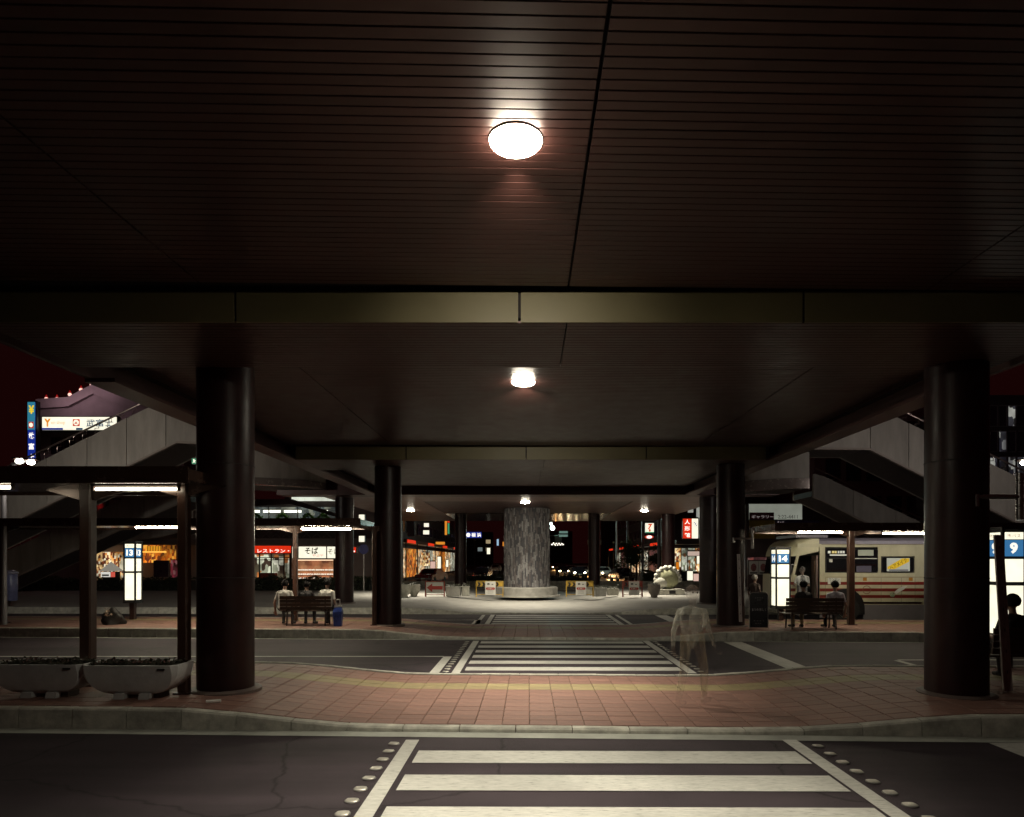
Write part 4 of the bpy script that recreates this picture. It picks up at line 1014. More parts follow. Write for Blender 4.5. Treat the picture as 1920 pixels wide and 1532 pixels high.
MB().box(bx(1767), bx1-.95, BY+.01, BY+.02, zwb, zrail).build('window', glassd, bus)
# red stripes, mouldings, skirt
for k, (a, b) in enumerate(((1091,1096.7),(1103.3,1109),(1115.6,1121.3))):
    for x0, x1 in ((1537,1577),(1601,1733)):
        if k < 2 and x0 == 1537: MB().box(bx(1537), bx(1733), BY-.003, BY-.0005, bz(b), bz(a)).build('red_stripe', busred, bus); break
        else: MB().box(bx(x0), bx(x1 if k == 2 else x1), BY-.003, BY-.0005, bz(b), bz(a)).build('red_stripe', busred, bus)
    MB().box(bx(1758), bx1-.3, BY-.003, BY-.0005, bz(b), bz(a)).build('red_stripe', busred, bus)
    # stripes carried round the nose
    vsn = []; n = 11
    for z in (bz(b), bz(a)):
        vsn += [(bx(1491), BY-.002, z)]+[(bx0-.003+.40*(1-math.cos(R(90-9*i))), BY-.002+.40*(1-math.sin(R(90-9*i))), z) for i in range(n)]
    MB().add(vsn, [(i, i+1, i+13, i+12) for i in range(11)]).build('red_stripe', busred, bus)
MB().box(bx(1617), bx(1727), BY-.03, BY+.0, bz(1132), bz(1128.5)).build('moulding', chrome, bus)
MB().box(bx(1547), bx(1733), BY-.006, BY-.0005, bz(1083), bz(1081.5)).build('belt_line', mat('belt',(.36,.30,.2),.5), bus)
MB().box(bx(1619), bx(1733), BY+.004, BY+.05, bz(1164), bz(1134)-.002).build('skirt', busgrey, bus)
MB().box(bx(1758), bx1-.3, BY+.004, BY+.05, bz(1164), bz(1134)-.002).build('skirt', busgrey, bus)
MB().box(bx(1537), bx(1572), BY+.004, BY+.05, bz(1158), bz(1134)-.002).build('skirt', busgrey, bus)
# doorway in the middle of the bus: folding leaves
for a, b in ((1734.5,1745),(1746.5,1756.5)): 
    d = MB().box(bx(a), bx(b), BY+.03, BY+.06, .4, bz(1030)).build('folding_door', darkmetal, bus); MB().box(bx(a)+.03, bx(b)-.03, BY+.022, BY+.028, 1.3, bz(1034)).build('pane', glassd, d)
for px_ in (1547.5, 1652, 1690, 1715.5): MB().box(bx(px_)-.004, bx(px_)+.004, BY-.0035, BY-.001, bz(1133), bz(1083.5)).build('panel_seam', mat('seam',(.12,.10,.08),.7), bus)
MB().box(bx(1540), bx(1733), BY-.03, BY-.004, bz(1021.5), bz(1020)).build('rain_gutter', mat('seam2',(.25,.22,.17),.5), bus)
# wheels with arch
def wheel(cx_, nm='wheel'):
    w_ = MB().prism([(cx_+.50*math.cos(R(a)), .50+.50*math.sin(R(a))) for a in range(0,360,15)], BY-.0, BY+.02)
    arch = MB().prism([(cx_+.62*math.cos(R(a)), .50+.66*math.sin(R(a))) for a in range(0,181,12)]+[(cx_-.62,.3),(cx_+.62,.3)], BY-.010, BY-.004).build('wheel_arch', blackm, bus)
    prof = [(.20,-.11),(.42,-.12),(.475,-.09),(.48,.0),(.475,.09),(.42,.12),(.20,.11)]
    tyre = MB(); vs = []; fs = []; n = 28
    for r, o in prof:
        for k in range(n):
            a = 2*math.pi*k/n; vs.append((cx_+r*math.cos(a), BY+.1+o, .48+r*math.sin(a)))
    for j in range(len(prof)-1):
        for k in range(n): fs.append((j*n+k,(j+1)*n+k,(j+1)*n+(k+1)%n,j*n+(k+1)%n))
    W_ = tyre.add(vs, fs).build(nm, rubber, bus, smooth=True)
    rim = MB(); vs = []; fs = []
    for r, o in ((.285,-.125),(.27,-.10),(.17,-.06),(.12,-.12),(.06,-.15),(0.001,-.15)):
        for k in range(n):
            a = 2*math.pi*k/n; vs.append((cx_+r*math.cos(a), BY+.1+o, .48+r*math.sin(a)))
    for j in range(5):
        for k in range(n): fs.append((j*n+k,(j+1)*n+k,(j+1)*n+(k+1)%n,j*n+(k+1)%n))
    rim.add(vs, fs).build('rim', mat('wheel_rim',(.45,.47,.36),.35,metal=.4,var=.2), W_, smooth=True)
    for k in range(8):
        a = 2*math.pi*k/8; MB().prism([(cx_+.21*math.cos(a)+.03*math.cos(R(t)), .48+.21*math.sin(a)+.03*math.sin(R(t))) for t in range(0,360,60)], BY-.035, BY-.018).build('wheel_hole', blackm, W_)
wheel(bx(1586)); wheel(bx1-2.3)
# plates and emblems
pl = MB().box(bx(1552), bx(1576), BY-.012, BY-.004, bz(1095.5), bz(1083.5)).build('oneman_plate', whitep, bus)
text('plate_text', 'ワンマン', .085, blackm, pl, (bx(1564), BY-.015, bz(1086.8)), width=.34); text('plate_text', '前入口', .09, blackm, pl, (bx(1564), BY-.015, bz(1092.5)), width=.26)
for a in (1618,1704): MB().box(bx(a), bx(a+7), BY-.01, BY-.004, bz(1089), bz(1083)).build('reflector', mat('amber',(.40,.18,.03),.3), bus)
ring = MB()
for r, w2 in ((.14,.02),):
    n = 24; vs = []; fs = []
    for rr in (r, r-w2):
        for k in range(n): vs.append((bx(1625)+rr*math.cos(2*math.pi*k/n), BY-.006, bz(1106)+rr*math.sin(2*math.pi*k/n)))
    for k in range(n): fs.append((k,(k+1)%n,n+(k+1)%n,n+k))
    ring.add(vs, fs).build('round_emblem', mat('emblem_red',(.22,.10,.07),.5), bus)
MB().prism([(bx(1677),bz(1110)),(bx(1683),bz(1104.5)),(bx(1692),bz(1100)),(bx(1701),bz(1098.5)),(bx(1695),bz(1105)),(bx(1686),bz(1110)),(bx(1680),bz(1114))], BY-.012, BY-.004).build('wing_emblem', whitep, bus)
MB().prism([(bx(1673)+.085*math.cos(R(a)), bz(1115)+.085*math.sin(R(a))) for a in range(0,360,30)], BY-.016, BY-.006).build('globe_emblem', mat('globe',(.25,.3,.2),.4,var=.6,scale=20), bus)
MB().box(bx(1474), bx(1486), BY+.02, BY+.03, bz(1126), bz(1120)).build('number_plate', whitep, bus)
MB().tube([(bx(1491),BY-.01,bz(1060)),(bx(1480),BY-.25,bz(1058)),(bx(1476),BY-.3,bz(1060))], .014, 6).build('mirror_arm', whitep, bus)
MB().ball((bx(1476),BY-.3,bz(1067)), .1, 10, 8, .6, .4, 1.6).build('mirror', blackm, bus, smooth=True)
MB().box(bx0+.0, bx0+.5, BY+.1, BY+bw-.1, .33, .48).build('bumper', chrome, bus)
MB().box(bx(1499), bx(1560), BY+.3, BY+bw-.3, bz(1007.3), bz(1002)).build('roof_vent', rooflilac, bus)

# ================================================================== FAR ISLAND OBJECTS (about 34 m away)
IY = 33.6
ix = lambda px: PX(px, IY)
iz = lambda py: PZ(py, IY)
stonew = mat('pale_stone', (.46,.45,.39), .8, var=.25, scale=6, bump=.4, bscale=18)
ped = thing('planter_ring', 'round pale concrete plinth around the foot of the stone-clad column', 'plinth', (CX, CY, .25))
MB().lathe([(1.62,.2),(1.62,.66),(1.56,.70),(1.2,.70)], 40, (CX,CY,0)).build('ring_wall', concrete, ped, smooth=True)
MB().lathe([(1.75,.2),(1.75,.27),(1.66,.28)], 40, (CX,CY,0)).build('ring_step', concrete, ped, smooth=True)
yelp = mat('barricade_yellow',(.42,.26,.03),.5,var=.2); redp = mat('barricade_red',(.25,.035,.02),.5,var=.2)
def barricade(label, px0, px1, Y, board):
    x0, x1 = PX(px0,Y), PX(px1,Y); b = hprof(20)
    z1 = PZ(1090, Y); t = thing('barricade', label, 'barricade', ((x0+x1)/2, Y, b), 'road barricades on the island')
    m = yelp if board != 'arrow' and board != 'red' else redp
    for x in (x0, x1):
        MB().tube([(x,Y-.12,b),(x,Y,z1),(x,Y+.16,b)], .022, 6).build('leg', m, t)
    MB().tube([(x0,Y,z1),(x1,Y,z1)], .02, 6).build('top_rail', m, t); MB().tube([(x0,Y-.1,b+.12),(x1,Y-.1,b+.12)], .016, 6).build('low_rail', m, t)
    if board == 'arrow':
        MB().box(x0+.04, x1-.04, Y-.09, Y-.07, b+.18, z1-.05).build('panel', mat('panel_grey',(.42,.42,.38),.6,var=.12), t)
        cx_, cz_ = (x0+x1)/2, (b+.18+z1-.05)/2; k = (x1-x0)*.43
        MB().prism([(cx_-k,cz_),(cx_-k*.30,cz_+.22),(cx_-k*.30,cz_+.09),(cx_+k,cz_+.09),(cx_+k,cz_-.09),(cx_-k*.30,cz_-.09),(cx_-k*.30,cz_-.22)], Y-.096, Y-.092).build('arrow', mat('arrow_red',(.30,.02,.012),.5), t)
    else:
        MB().box(x0+.03, x1-.03, Y-.05, Y-.03, z1-.26, z1-.04).build('striped_board', m, t)
        n = 5
        for i in range(n):
            xa = x0+.06+(x1-x0-.2)*i/n; MB().prism([(xa,z1-.25),(xa+.11,z1-.25),(xa+.17,z1-.15),(xa+.11,z1-.05),(xa,z1-.05),(xa+.06,z1-.15)], Y-.056, Y-.052).build('chevron', blackm, t)
        cx_ = (x0+x1)/2+.05
        s_ = MB().box(cx_-.26, cx_+.26, Y-.16, Y-.14, b+.1, z1-.0).build('notice_panel', mat('notice_white',(.55,.54,.50),.6,var=.08), t)
        rb = rounded(cx_-.22, cx_+.22, z1-.42, z1-.30, .05, 4, True)
        MB().prism(rb, Y-.166, Y-.162).build('red_banner', mat('arrow_red',(.30,.02,.012),.5), s_)
        text('lettering', 'お願い', .07, whitep, s_, (cx_, Y-.17, z1-.36), width=.3)
        MB().prism([(cx_-.10+.07*math.cos(R(a)), z1-.14+.055*math.sin(R(a))) for a in range(0,181,30)]+[(cx_-.03,z1-.16),(cx_-.16,z1-.17)], Y-.166, Y-.162).build('helmet_mark', blackm, s_)
        MB().box(cx_+.06, cx_+.14, Y-.166, Y-.162, z1-.17, z1-.13).build('small_mark', blackm, s_)
        for k in range(3): MB().box(cx_-.15, cx_+.15, Y-.166, Y-.162, b+.18+k*.07, b+.195+k*.07).build('text_line', mat('grey_ink',(.25,.25,.24),.7), s_)
    return t
barricade('red-framed barricade with a red arrow pointing left', 798, 833, IY, 'arrow')
barricade('yellow-framed barricade with white notice left of the central column', 893, 943, IY-.1, 'n')
barricade('yellow-framed barricade with white notice just right of the central column', 1062, 1112, IY, 'n')
barricade('red-framed barricade with white notice between the ribbed tub and the round bowl', 1168, 1204, IY-.3, 'red')
def bowl(label, px, Y, r, h, foot, m):
    X = PX(px, Y); b = hprof(20); t = thing('concrete_bowl', label, 'planter', (X, Y, b), 'round concrete bowls on the island')
    MB().lathe([(r*.55,0),(r*.58,h*.16),(r*.8,h*.28),(r,h*.62),(r*1.0,h*.9),(r*.93,h),(r*.84,h),(r*.82,h*.9)], 28, (X,Y,b), cap=False).build('bowl', m, t, smooth=True)
    MB().lathe([(r*.83,h*.88),(0.001,h*.93)], 20, (X,Y,b), cap=False).build('soil', soilm, t)
    tag(MB().leaves(120, lambda: (X+random.gauss(0,r*.35), Y+random.gauss(0,r*.35), b+h*.93+abs(random.gauss(0,.05))), .05).build('foliage', leafd, t), kind='stuff')
bowl('round concrete bowl planter partly hidden by the middle left column', 757, IY-.3, .36, .64, 1, stonew)
bowl('round concrete bowl planter left of the red arrow board', 776, IY+.4, .31, .62, 1, stonew)
bowl('brown-grey bowl planter in front of the carved stone sculpture', 1226.5, IY-.4, .31, .64, 1, mat('bowl_brown',(.22,.19,.16),.8,var=.2))
def block(name, label, px0, px1, py0, Y, d, m, ribs=0):
    x0, x1 = PX(px0,Y), PX(px1,Y); b = hprof(20)
    t = thing(name, label, 'planter', ((x0+x1)/2, Y+d/2, b))
    z1 = PZ(py0, Y)
    MB().prismz([(x0+.03,Y),(x1-.03,Y),(x1,Y+.03),(x1,Y+d),(x0,Y+d),(x0,Y+.03)], b, z1).build('box', m, t)
    MB().box(x0-.02, x1+.02, Y-.025, Y+d+.02, z1+.001, z1+.05).build('rim', m, t)
    for k in range(ribs): MB().box(x0+.05+(x1-x0-.1)*k/ribs, x0+.09+(x1-x0-.1)*k/ribs, Y-.02, Y-.001, b+.03, z1-.01).build('rib', m, t)
    tag(MB().leaves(160, lambda: (random.uniform(x0,x1), random.uniform(Y,Y+d), z1+.04+abs(random.gauss(0,.06))), .05).build('foliage', leafd, t), kind='stuff')
block('concrete_planter', 'square grey concrete planter right of the red arrow board', 836, 862, 1102, IY+.2, .7, concrete)
block('concrete_planter', 'small pale concrete block between grey planter and yellow barricade', 866, 879, 1101, IY+.5, .5, stonew)
block('concrete_planter', 'ribbed grey concrete tub right of the yellow barricade', 1114, 1137, 1104, IY+.1, .6, concrete, 6)
block('concrete_planter', 'low pale concrete trough behind the red-framed barricade', 1140, 1160, 1106, IY+1.2, .5, stonew)
block('concrete_planter', 'pale concrete block beside the foot of the central column', 1096, 1110, 1103, IY+1.0, .6, stonew)
# rubble wall behind the island
rw = thing('rubble_wall', 'low rubble stone wall at the rear of the island', 'wall', (4, 46.4, 0))
rub = mat('rubble', (.30,.285,.24), .85, var=.4, scale=4, bump=.5, bscale=12)
MB().box(-24, 24, 46.55, 46.9, 0, .62).build('wall_core', mat('rubble_core',(.08,.07,.06),.9), rw)
rs = MB()
for r_ in range(3):
    x = -24
    while x < 24:
        wd = random.uniform(.3,.75); rs.box(x+.015, x+wd-.015, 46.38+random.uniform(0,.08), 46.6, .02+r_*.21, .02+r_*.21+.19); x += wd
tag(rs.build('wall_stones', rub, rw), kind='stuff')
# carved stone sculpture
SX, SY = PX(1250,36.0), 36.0; sp = hprof(20)
sc = thing('stone_sculpture', 'pale carved stone sculpture, a big disc with curled rim on a low plinth', 'sculpture', (SX, SY, sp))
pb = MB().box(SX-.75, SX+.85, SY-.55, SY+.5, sp, sp+.28).build('plinth', stonew, sc)
MB().box(SX+.02, SX+.36, SY-.57, SY-.552, sp+.05, sp+.22).build('plaque', blackm, pb)
MB().ball((SX+.05,SY,sp+.83), .60, 24, 16, 1.0, .5, .95).build('disc', mat('mossy_stone',(.26,.26,.16),.85,var=.35,scale=6,bump=.5,bscale=16), sc, smooth=True)
MB().ball((SX-.3,SY-.05,sp+.62), .42, 20, 12, 1.0, .7, .85).build('shoulder', stonew, sc, smooth=True)
for k in range(11):
    a = R(205-k*21); rr = .63
    cu = MB().ball((SX+.05+rr*math.cos(a), SY-.04, sp+.84+rr*.93*math.sin(a)), .135+.02*random.random(), 12, 8, 1, .9, 1).build('curl', stonew, sc, smooth=True)
    MB().ball((SX+.05+rr*math.cos(a), SY-.15, sp+.84+rr*.93*math.sin(a)), .04, 8, 6).build('curl_hole', blackm, cu, smooth=True)

# hedges
hedgem = mat('hedge_leaf', (.022,.030,.012), .6, var=.5, scale=3)
def hedge(label, x0, x1, y0, y1, z1, n, size):
    t = thing('hedge', label, 'hedge', ((x0+x1)/2, (y0+y1)/2, 0))
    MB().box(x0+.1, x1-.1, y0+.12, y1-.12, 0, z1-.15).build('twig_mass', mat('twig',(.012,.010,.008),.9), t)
    def pt():
        s = random.random(); x = random.uniform(x0,x1)
        if s < .5: return (x, random.uniform(y0,y1), z1-.1+random.gauss(0,.06)+.07*math.sin(x*2.3)+.05*math.sin(x*5.1))
        return (x, y0+abs(random.gauss(0,.06)), random.uniform(.05,z1))
    tag(MB().leaves(n, pt, size).build('leaves', hedgem, t), kind='stuff')
hedge('dark clipped hedge between the central column and the avenue', -4.6, 4.9, 47.5, 48.8, .98, 3500, .07)
hedge('long dark hedge in front of the red and white shop signs', -20, -9.6, 40.5, 41.6, 1.03, 4000, .07)
hedge('dark shrubbery on the avenue pavement behind the stone sculpture', 8.6, 17, 50, 52, 1.25, 3000, .09)
hedge('dark hedge at the far left below the staircases', -34, -20.5, 40.5, 41.6, 1.0, 2500, .09)

# ================================================================== BUILDINGS
def lit(name, cols, strength, scale=3.0):
    "lit shop interior behind glass: uneven coloured glow of shelves, goods and lamps"
    if name in MATS: return MATS[name]
    m = bpy.data.materials.new(name); m.use_nodes = True
    nt = m.node_tree; b = nt.nodes['Principled BSDF']; b.inputs['Base Color'].default_value = (.1,.09,.08,1); b.inputs['Roughness'].default_value = .5
    tc = nt.nodes.new('ShaderNodeTexCoord'); mp = nt.nodes.new('ShaderNodeMapping'); mp.inputs['Scale'].default_value = (1.7,1.7,1.0)
    nt.links.new(tc.outputs['Object'], mp.inputs[0])
    v = nt.nodes.new('ShaderNodeTexVoronoi'); v.inputs['Scale'].default_value = scale*1.7; v.distance = 'CHEBYCHEV'; v.inputs['Randomness'].default_value = .75
    nt.links.new(mp.outputs[0], v.inputs['Vector'])
    gn = nt.nodes.new('ShaderNodeTexNoise'); gn.inputs['Scale'].default_value = .8; gn.inputs['Detail'].default_value = 3
    nt.links.new(tc.outputs['Object'], gn.inputs['Vector'])
    gm_ = nt.nodes.new('ShaderNodeMapRange'); gm_.inputs[1].default_value = .35; gm_.inputs[2].default_value = .68; gm_.inputs[3].default_value = strength*.25; gm_.inputs[4].default_value = strength*1.5
    nt.links.new(gn.outputs['Fac'], gm_.inputs[0]); nt.links.new(gm_.outputs[0], b.inputs['Emission Strength'])
    sp_ = nt.nodes.new('ShaderNodeSeparateColor'); nt.links.new(v.outputs['Color'], sp_.inputs[0])
    rp = nt.nodes.new('ShaderNodeValToRGB'); rp.color_ramp.interpolation = 'CONSTANT'
    n = len(cols)
    while len(rp.color_ramp.elements) < n: rp.color_ramp.elements.new(.5)
    for i, c in enumerate(cols): rp.color_ramp.elements[i].position = i/n; rp.color_ramp.elements[i].color = (*c, 1)
    nt.links.new(sp_.outputs[0], rp.inputs[0]); nt.links.new(rp.outputs[0], b.inputs['Emission Color'])
    MATS[name] = m; return m
warm = lit('shop_warm', [(1,.75,.38),(.9,.35,.08),(.25,.06,.02),(1,.9,.65),(.1,.03,.015),(.8,.5,.2)], .9, 2.6)
cool = lit('shop_cool', [(.85,.9,.7),(.45,.5,.36),(.2,.2,.12),(.95,.95,.8),(.35,.12,.04)], .7, 2.4)
orange = lit('shop_orange', [(.9,.25,.02),(.7,.14,.01),(.25,.04,.01),(1,.45,.06),(.12,.02,.01)], .8, 2.2)
pink = lit('shop_pink', [(.4,.1,.08),(.12,.04,.04),(.3,.15,.14),(.05,.015,.02)], .35, 1.5)
ewhite = emit('sign_panel_white', (1,.95,.75), 1.05, var=.06); ered = emit('sign_panel_red', (.85,.035,.008), .8); eink = mat('sign_ink', (.01,.01,.012), .6)
eredink = emit('sign_red_ink', (.7,.06,.03), .6); eblue = emit('sign_panel_blue', (.01,.03,.28), .8); eteal = emit('sign_teal_ink', (.01,.10,.22), .45)
eorange = emit('sign_orange', (.85,.30,.03), .8); egreen = emit('sign_green', (.05,.4,.2), .7); ewl = emit('white_letter', (1,.95,.85), 1.3); eyel = emit('sign_yellow', (.9,.65,.03), .9)
wallpurp = mat('facade_mauve', (.30,.22,.24), .8, var=.2, scale=.6, bump=.2, bscale=10)
walldark = mat('facade_dark', (.07,.05,.05), .8, var=.25, scale=.5); wallpale = mat('facade_pale', (.30,.25,.24), .8, var=.15, scale=.5)
winblue = mat('window_night', (.03,.035,.06), .12, spec=.7)
def pbox(parent, name, px0, px1, py0, py1, Y, d, m):
    return MB().box(PX(px0,Y), PX(px1,Y), Y-d, Y, PZ(py1,Y), PZ(py0,Y)).build(name, m, parent)

# --- loan office building with gabled parapet, far left
Y0 = 60.0
b1 = thing('loan_office', 'mauve building with stepped gable roof and long white lit sign above the left stairs', 'building', (PX(200,Y0), Y0+5, 0))
g = [(PX(x,Y0), PZ(y,Y0)) for x, y in ((72,1095),(345,1095),(345,800),(262,760),(178,724),(132,748),(72,752))]
MB().prism(g, Y0+.02, Y0+10).build('wall', wallpurp, b1)
cop = [(72,752),(132,748),(178,724),(262,760),(345,800)]
for (xa,ya),(xb,yb) in zip(cop[:-1], cop[1:]):
    a, b = W(xa,ya,Y0), W(xb,yb,Y0); MB().add([(a.x,Y0-.35,a.z-.75),(b.x,Y0-.35,b.z-.75),(b.x,Y0-.35,b.z+.1),(a.x,Y0-.35,a.z+.1),(a.x,Y0,a.z-.75),(b.x,Y0,b.z-.75),(b.x,Y0,b.z+.1),(a.x,Y0,a.z+.1)],
        [(0,1,2,3),(7,6,5,4),(0,4,5,1),(3,2,6,7),(0,3,7,4),(1,5,6,2)]).build('parapet', wallpurp, b1)
for px0, px1 in ((96,118),(121,141),(150,172)):
    w_ = pbox(b1, 'window', px0, px1, 820, 852, Y0, .05, darkmetal); pbox(w_, 'pane', px0+1.5, px1-1.5, 822, 850, Y0-.055, .02, winblue)
def frame_sign(name, label, px0, px1, py0, py1, Y, d, m, cat='sign', frame=blackm, fr=.12):
    x0, x1, z0, z1 = PX(px0,Y-d), PX(px1,Y-d), PZ(py1,Y-d), PZ(py0,Y-d)
    t = thing(name, label, cat, ((x0+x1)/2, Y, z0))
    MB().box(x0-fr, x1+fr, Y-d+.06, Y, z0-fr, z1+fr).build('housing', frame, t)
    p = MB().box(x0, x1, Y-d, Y-d+.055, z0, z1).build('lit_panel', m, t)
    return t, p, Y-d-.02
s1, p1, yl = frame_sign('shop_sign', 'long white lit sign reading Yen shop with teal characters', 79, 218, 782, 806, Y0-.4, .5, ewhite, fr=.1)
pbox(s1, 'blue_stripe', 79, 118, 802.5, 806, yl+.01, .03, eblue); pbox(s1, 'blue_stripe', 143, 155, 802.5, 806, yl+.01, .03, eteal)
text('lettering', 'Y', .72, eorange, p1, W(89,792.5,yl), width=.6, bold=.06)
text('lettering', 'en shop', .42, emit('sign_tan',(.75,.42,.2),.7), p1, W(109,793,yl), width=1.25)
MB().box(PX(136.5,yl), PX(149.5,yl), yl-.01, yl, PZ(799,yl), PZ(786,yl)).build('emblem', eredink, p1)
MB().prism([(PX(143,yl)+.25*math.cos(R(a)), PZ(792.5,yl)+.25*math.sin(R(a))) for a in range(0,360,24)], yl-.03, yl-.012).build('emblem_disc', ewhite, p1)
MB().prism([(PX(139.5,yl),PZ(796.5,yl)),(PX(143,yl),PZ(790,yl)),(PX(146.5,yl),PZ(796.5,yl)),(PX(143,yl),PZ(794,yl))], yl-.045, yl-.032).build('emblem_peak', eredink, p1)
text('lettering', '武富士', .66, eteal, p1, W(187,793,yl), width=2.4, bold=.012)
s2, p2, yl = frame_sign('vertical_sign', 'narrow blue vertical sign with white characters left of the Yen shop sign', 52, 65.5, 754, 862, Y0-.8, .5, eblue)
pbox(s2, 'teal_field', 52, 65.5, 754, 806, yl+.012, .03, emit('sign_teal',(.03,.22,.33),.8))
text('lettering', '¥', .75, eyel, p2, W(58.7,768,yl-.03), width=.5, bold=.05)
MB().box(PX(54.5,yl), PX(63.5,yl), yl-.05, yl-.035, PZ(803,yl), PZ(791,yl)).build('emblem', eredink, p2)
MB().prism([(PX(59,yl)+.17*math.cos(R(a)), PZ(797,yl)+.2*math.sin(R(a))) for a in range(0,360,30)], yl-.07, yl-.055).build('emblem_disc', ewhite, p2)
for k, ch in enumerate('武富士'): text('lettering', ch, .56, ewl, p2, W(58.7,817+k*20,yl-.03), width=.48, bold=.02)
gable_fills = []
for k, (px, py) in enumerate(((87,748),(107,748),(131,740),(152,731),(172,722))):
    t = thing('roof_lamp', f'{ordw[k]} small red-white lamp from the left on the stepped gable', 'lamp', W(px,py+2,Y0), 'small lamps along the gable')
    MB().tube([W(px,py+4,Y0), W(px,py-3,Y0)], .05, 6).build('stalk', redp, t); MB().ball(W(px,py,Y0-.1), .16, 10, 6).build('bulb', emit('roof_bulb',(1,.6,.5),1.2), t, smooth=True)
    MB().lathe([(.14,0),(.02,.3)], 10, W(px,py-2,Y0)).build('shade', emit('roof_red',(.5,.01,.01),.4), t); gable_fills.append((t, W(px,py,Y0-2.2)))

# --- two-storey shop block at the left, behind the middle platform
Y1 = 50.0
b2 = thing('shop_block', 'two-storey shop block with red and white lit signs behind the left hedge', 'building', (PX(480,Y1), Y1+5, 0))
MB().box(PX(160,Y1), PX(700,Y1), Y1+2.0, Y1+12, 0, PZ(935,Y1)).build('rear_wall', wallpale, b2)
pbox(b2, 'upper_wall', 160, 470, 925, 1012, Y1+2, 2.0, wallpale)
pbox(b2, 'fascia', 160, 700, 1011, 1022, Y1, .25, mat('fascia_grey',(.22,.19,.19),.7,var=.15))
pbox(b2, 'balcony_front', 470, 700, 990, 1010, Y1, .2, walldark)
for k in range(8):
    px = 480+k*19
    for s in (-1, 1): MB().tube([W(px-8*s,993,Y1-.22), W(px+8*s,1008,Y1-.22)], .04, 5).build('lattice_bar', mat('lattice',(.12,.10,.10),.5), b2)
pbox(b2, 'ground_pier', 470, 476, 1022, 1100, Y1, .3, darkmetal); pbox(b2, 'ground_pier', 545, 549.5, 1022, 1100, Y1, .3, darkmetal); pbox(b2, 'ground_pier', 627, 640, 1022, 1100, Y1, .3, darkmetal)
MB().add([W(455,936,Y1-2.0), W(548,936,Y1-2.0), W(700,985,Y1-2.0), W(700,989,Y1-2), W(545,945,Y1-2.0), W(455,950,Y1-2.0),
          W(455,936,Y1), W(548,936,Y1), W(700,985,Y1), W(700,989,Y1), W(545,945,Y1), W(455,950,Y1)],
         [(0,1,2,3,4,5),(11,10,9,8,7,6)]+[(i,i+6,(i+1)%6+6,(i+1)%6) for i in range(6)]).build('canopy', walldark, b2)
# restaurant windows upstairs
rest = pbox(b2, 'restaurant_back', 470, 632, 951, 991, Y1+1.6, .1, lit('restaurant', [(.20,.24,.22),(.10,.13,.13),(.32,.34,.26),(.06,.08,.08)], .45, .8))
for px in (504, 558, 600): pbox(b2, 'mullion', px, px+1.5, 950, 990, Y1+.3, .1, mat('mullion',(.4,.4,.38),.5))
for k, (a, b) in enumerate(((472,487),(495,526),(534,565),(601,615))):
    t = thing('ceiling_strip_light', f'{ordw[k]} bright strip light from the left in the upstairs restaurant window', 'light', W((a+b)/2,959,Y1+.8), 'strip lights in the upstairs restaurant')
    pbox(t, 'tube', a, b, 957, 961, Y1+.8, .15, emit('strip_tube',(1,1,.85),2.4)); pbox(t, 'batten', a-1, b+1, 955, 956.8, Y1+.8, .2, whitep)
gl = mat('green_garland', (.10,.28,.03), .6, var=.3)
for k, (px, a) in enumerate(((480,0),(529,0),(578,1),(606,0))):
    t = thing('green_garland', f'{ordw[k]} green arched garland from the left in the upstairs restaurant window', 'garland', W(px,975,Y1+.5), 'green garlands upstairs')
    pts = [W(px-13,975,Y1+.5), W(px-6,968,Y1+.5), W(px,963.5,Y1+.5), W(px+6,968,Y1+.5), W(px+13,975,Y1+.5)]
    MB().tube(pts, .09, 6).build('bough', gl, t); mbl = MB().leaves(120, lambda: random.choice(pts).lerp(random.choice(pts), .25)+Vector((random.gauss(0,.1),0,random.gauss(0,.07))), .09); tag(mbl.build('leaves', gl, t), kind='stuff')
# red sign and white soba sign
s3, p3, yl = frame_sign('shop_sign', 'red lit shop sign with small white writing above the glass shopfront', 470, 545, 1023.5, 1037, Y1-.3, .4, ered, fr=.04)
text('lettering', '・レストラン・', .26, ewl, p3, W(508,1033,yl), width=2.7, bold=.01)
s4, p4, yl = frame_sign('shop_sign', 'white lit soba shop sign with black brush characters', 560, 611, 1025, 1046.5, Y1-.3, .4, ewhite, fr=.04)
text('lettering', 'そば', .5, eink, p4, W(584,1032.5,yl), width=1.0, bold=.02); text('lettering', 'やぶや', .2, eredink, p4, W(596,1041.5,yl), width=.8)
s5, p5, yl = frame_sign('shop_sign', 'white lit sign panel cut off by the column beside the soba sign', 613.5, 640, 1025, 1046.5, Y1-.3, .4, ewhite, fr=.04)
text('lettering', 'そば', .42, eink, p5, W(626,1034,yl), width=.9)
s6, p6, yl = frame_sign('shop_sign', 'narrow blank white lit panel at the left end of the soba sign', 548, 552.5, 1025, 1046.5, Y1-.3, .4, ewhite, fr=.04)
s7, p7, yl = frame_sign('shop_sign', 'small red lit sign between the left columns below a street lamp box', 655, 667, 1026, 1036, Y1-.3, .4, ered, fr=.04)
MB().box(PX(656.5,yl), PX(665.5,yl), yl-.01, yl, PZ(1035,yl), PZ(1032.5,yl)).build('white_line', ewl, p7)
pbox(b2, 'shop_window', 476, 545, 1040, 1100, Y1+1.0, .1, lit('shop_glass', [(.80,.82,.60),(.35,.36,.25),(.12,.10,.06),(.92,.9,.7),(.5,.16,.04),(.05,.03,.02)], .8, 1.0))
for px in (486, 508, 532): pbox(b2, 'window_bar', px, px+2, 1038, 1100, Y1, .08, darkmetal)
for py in (1045, 1049): pbox(b2, 'window_bar', 476, 545, py, py+1.5, Y1-.1, .08, darkmetal)
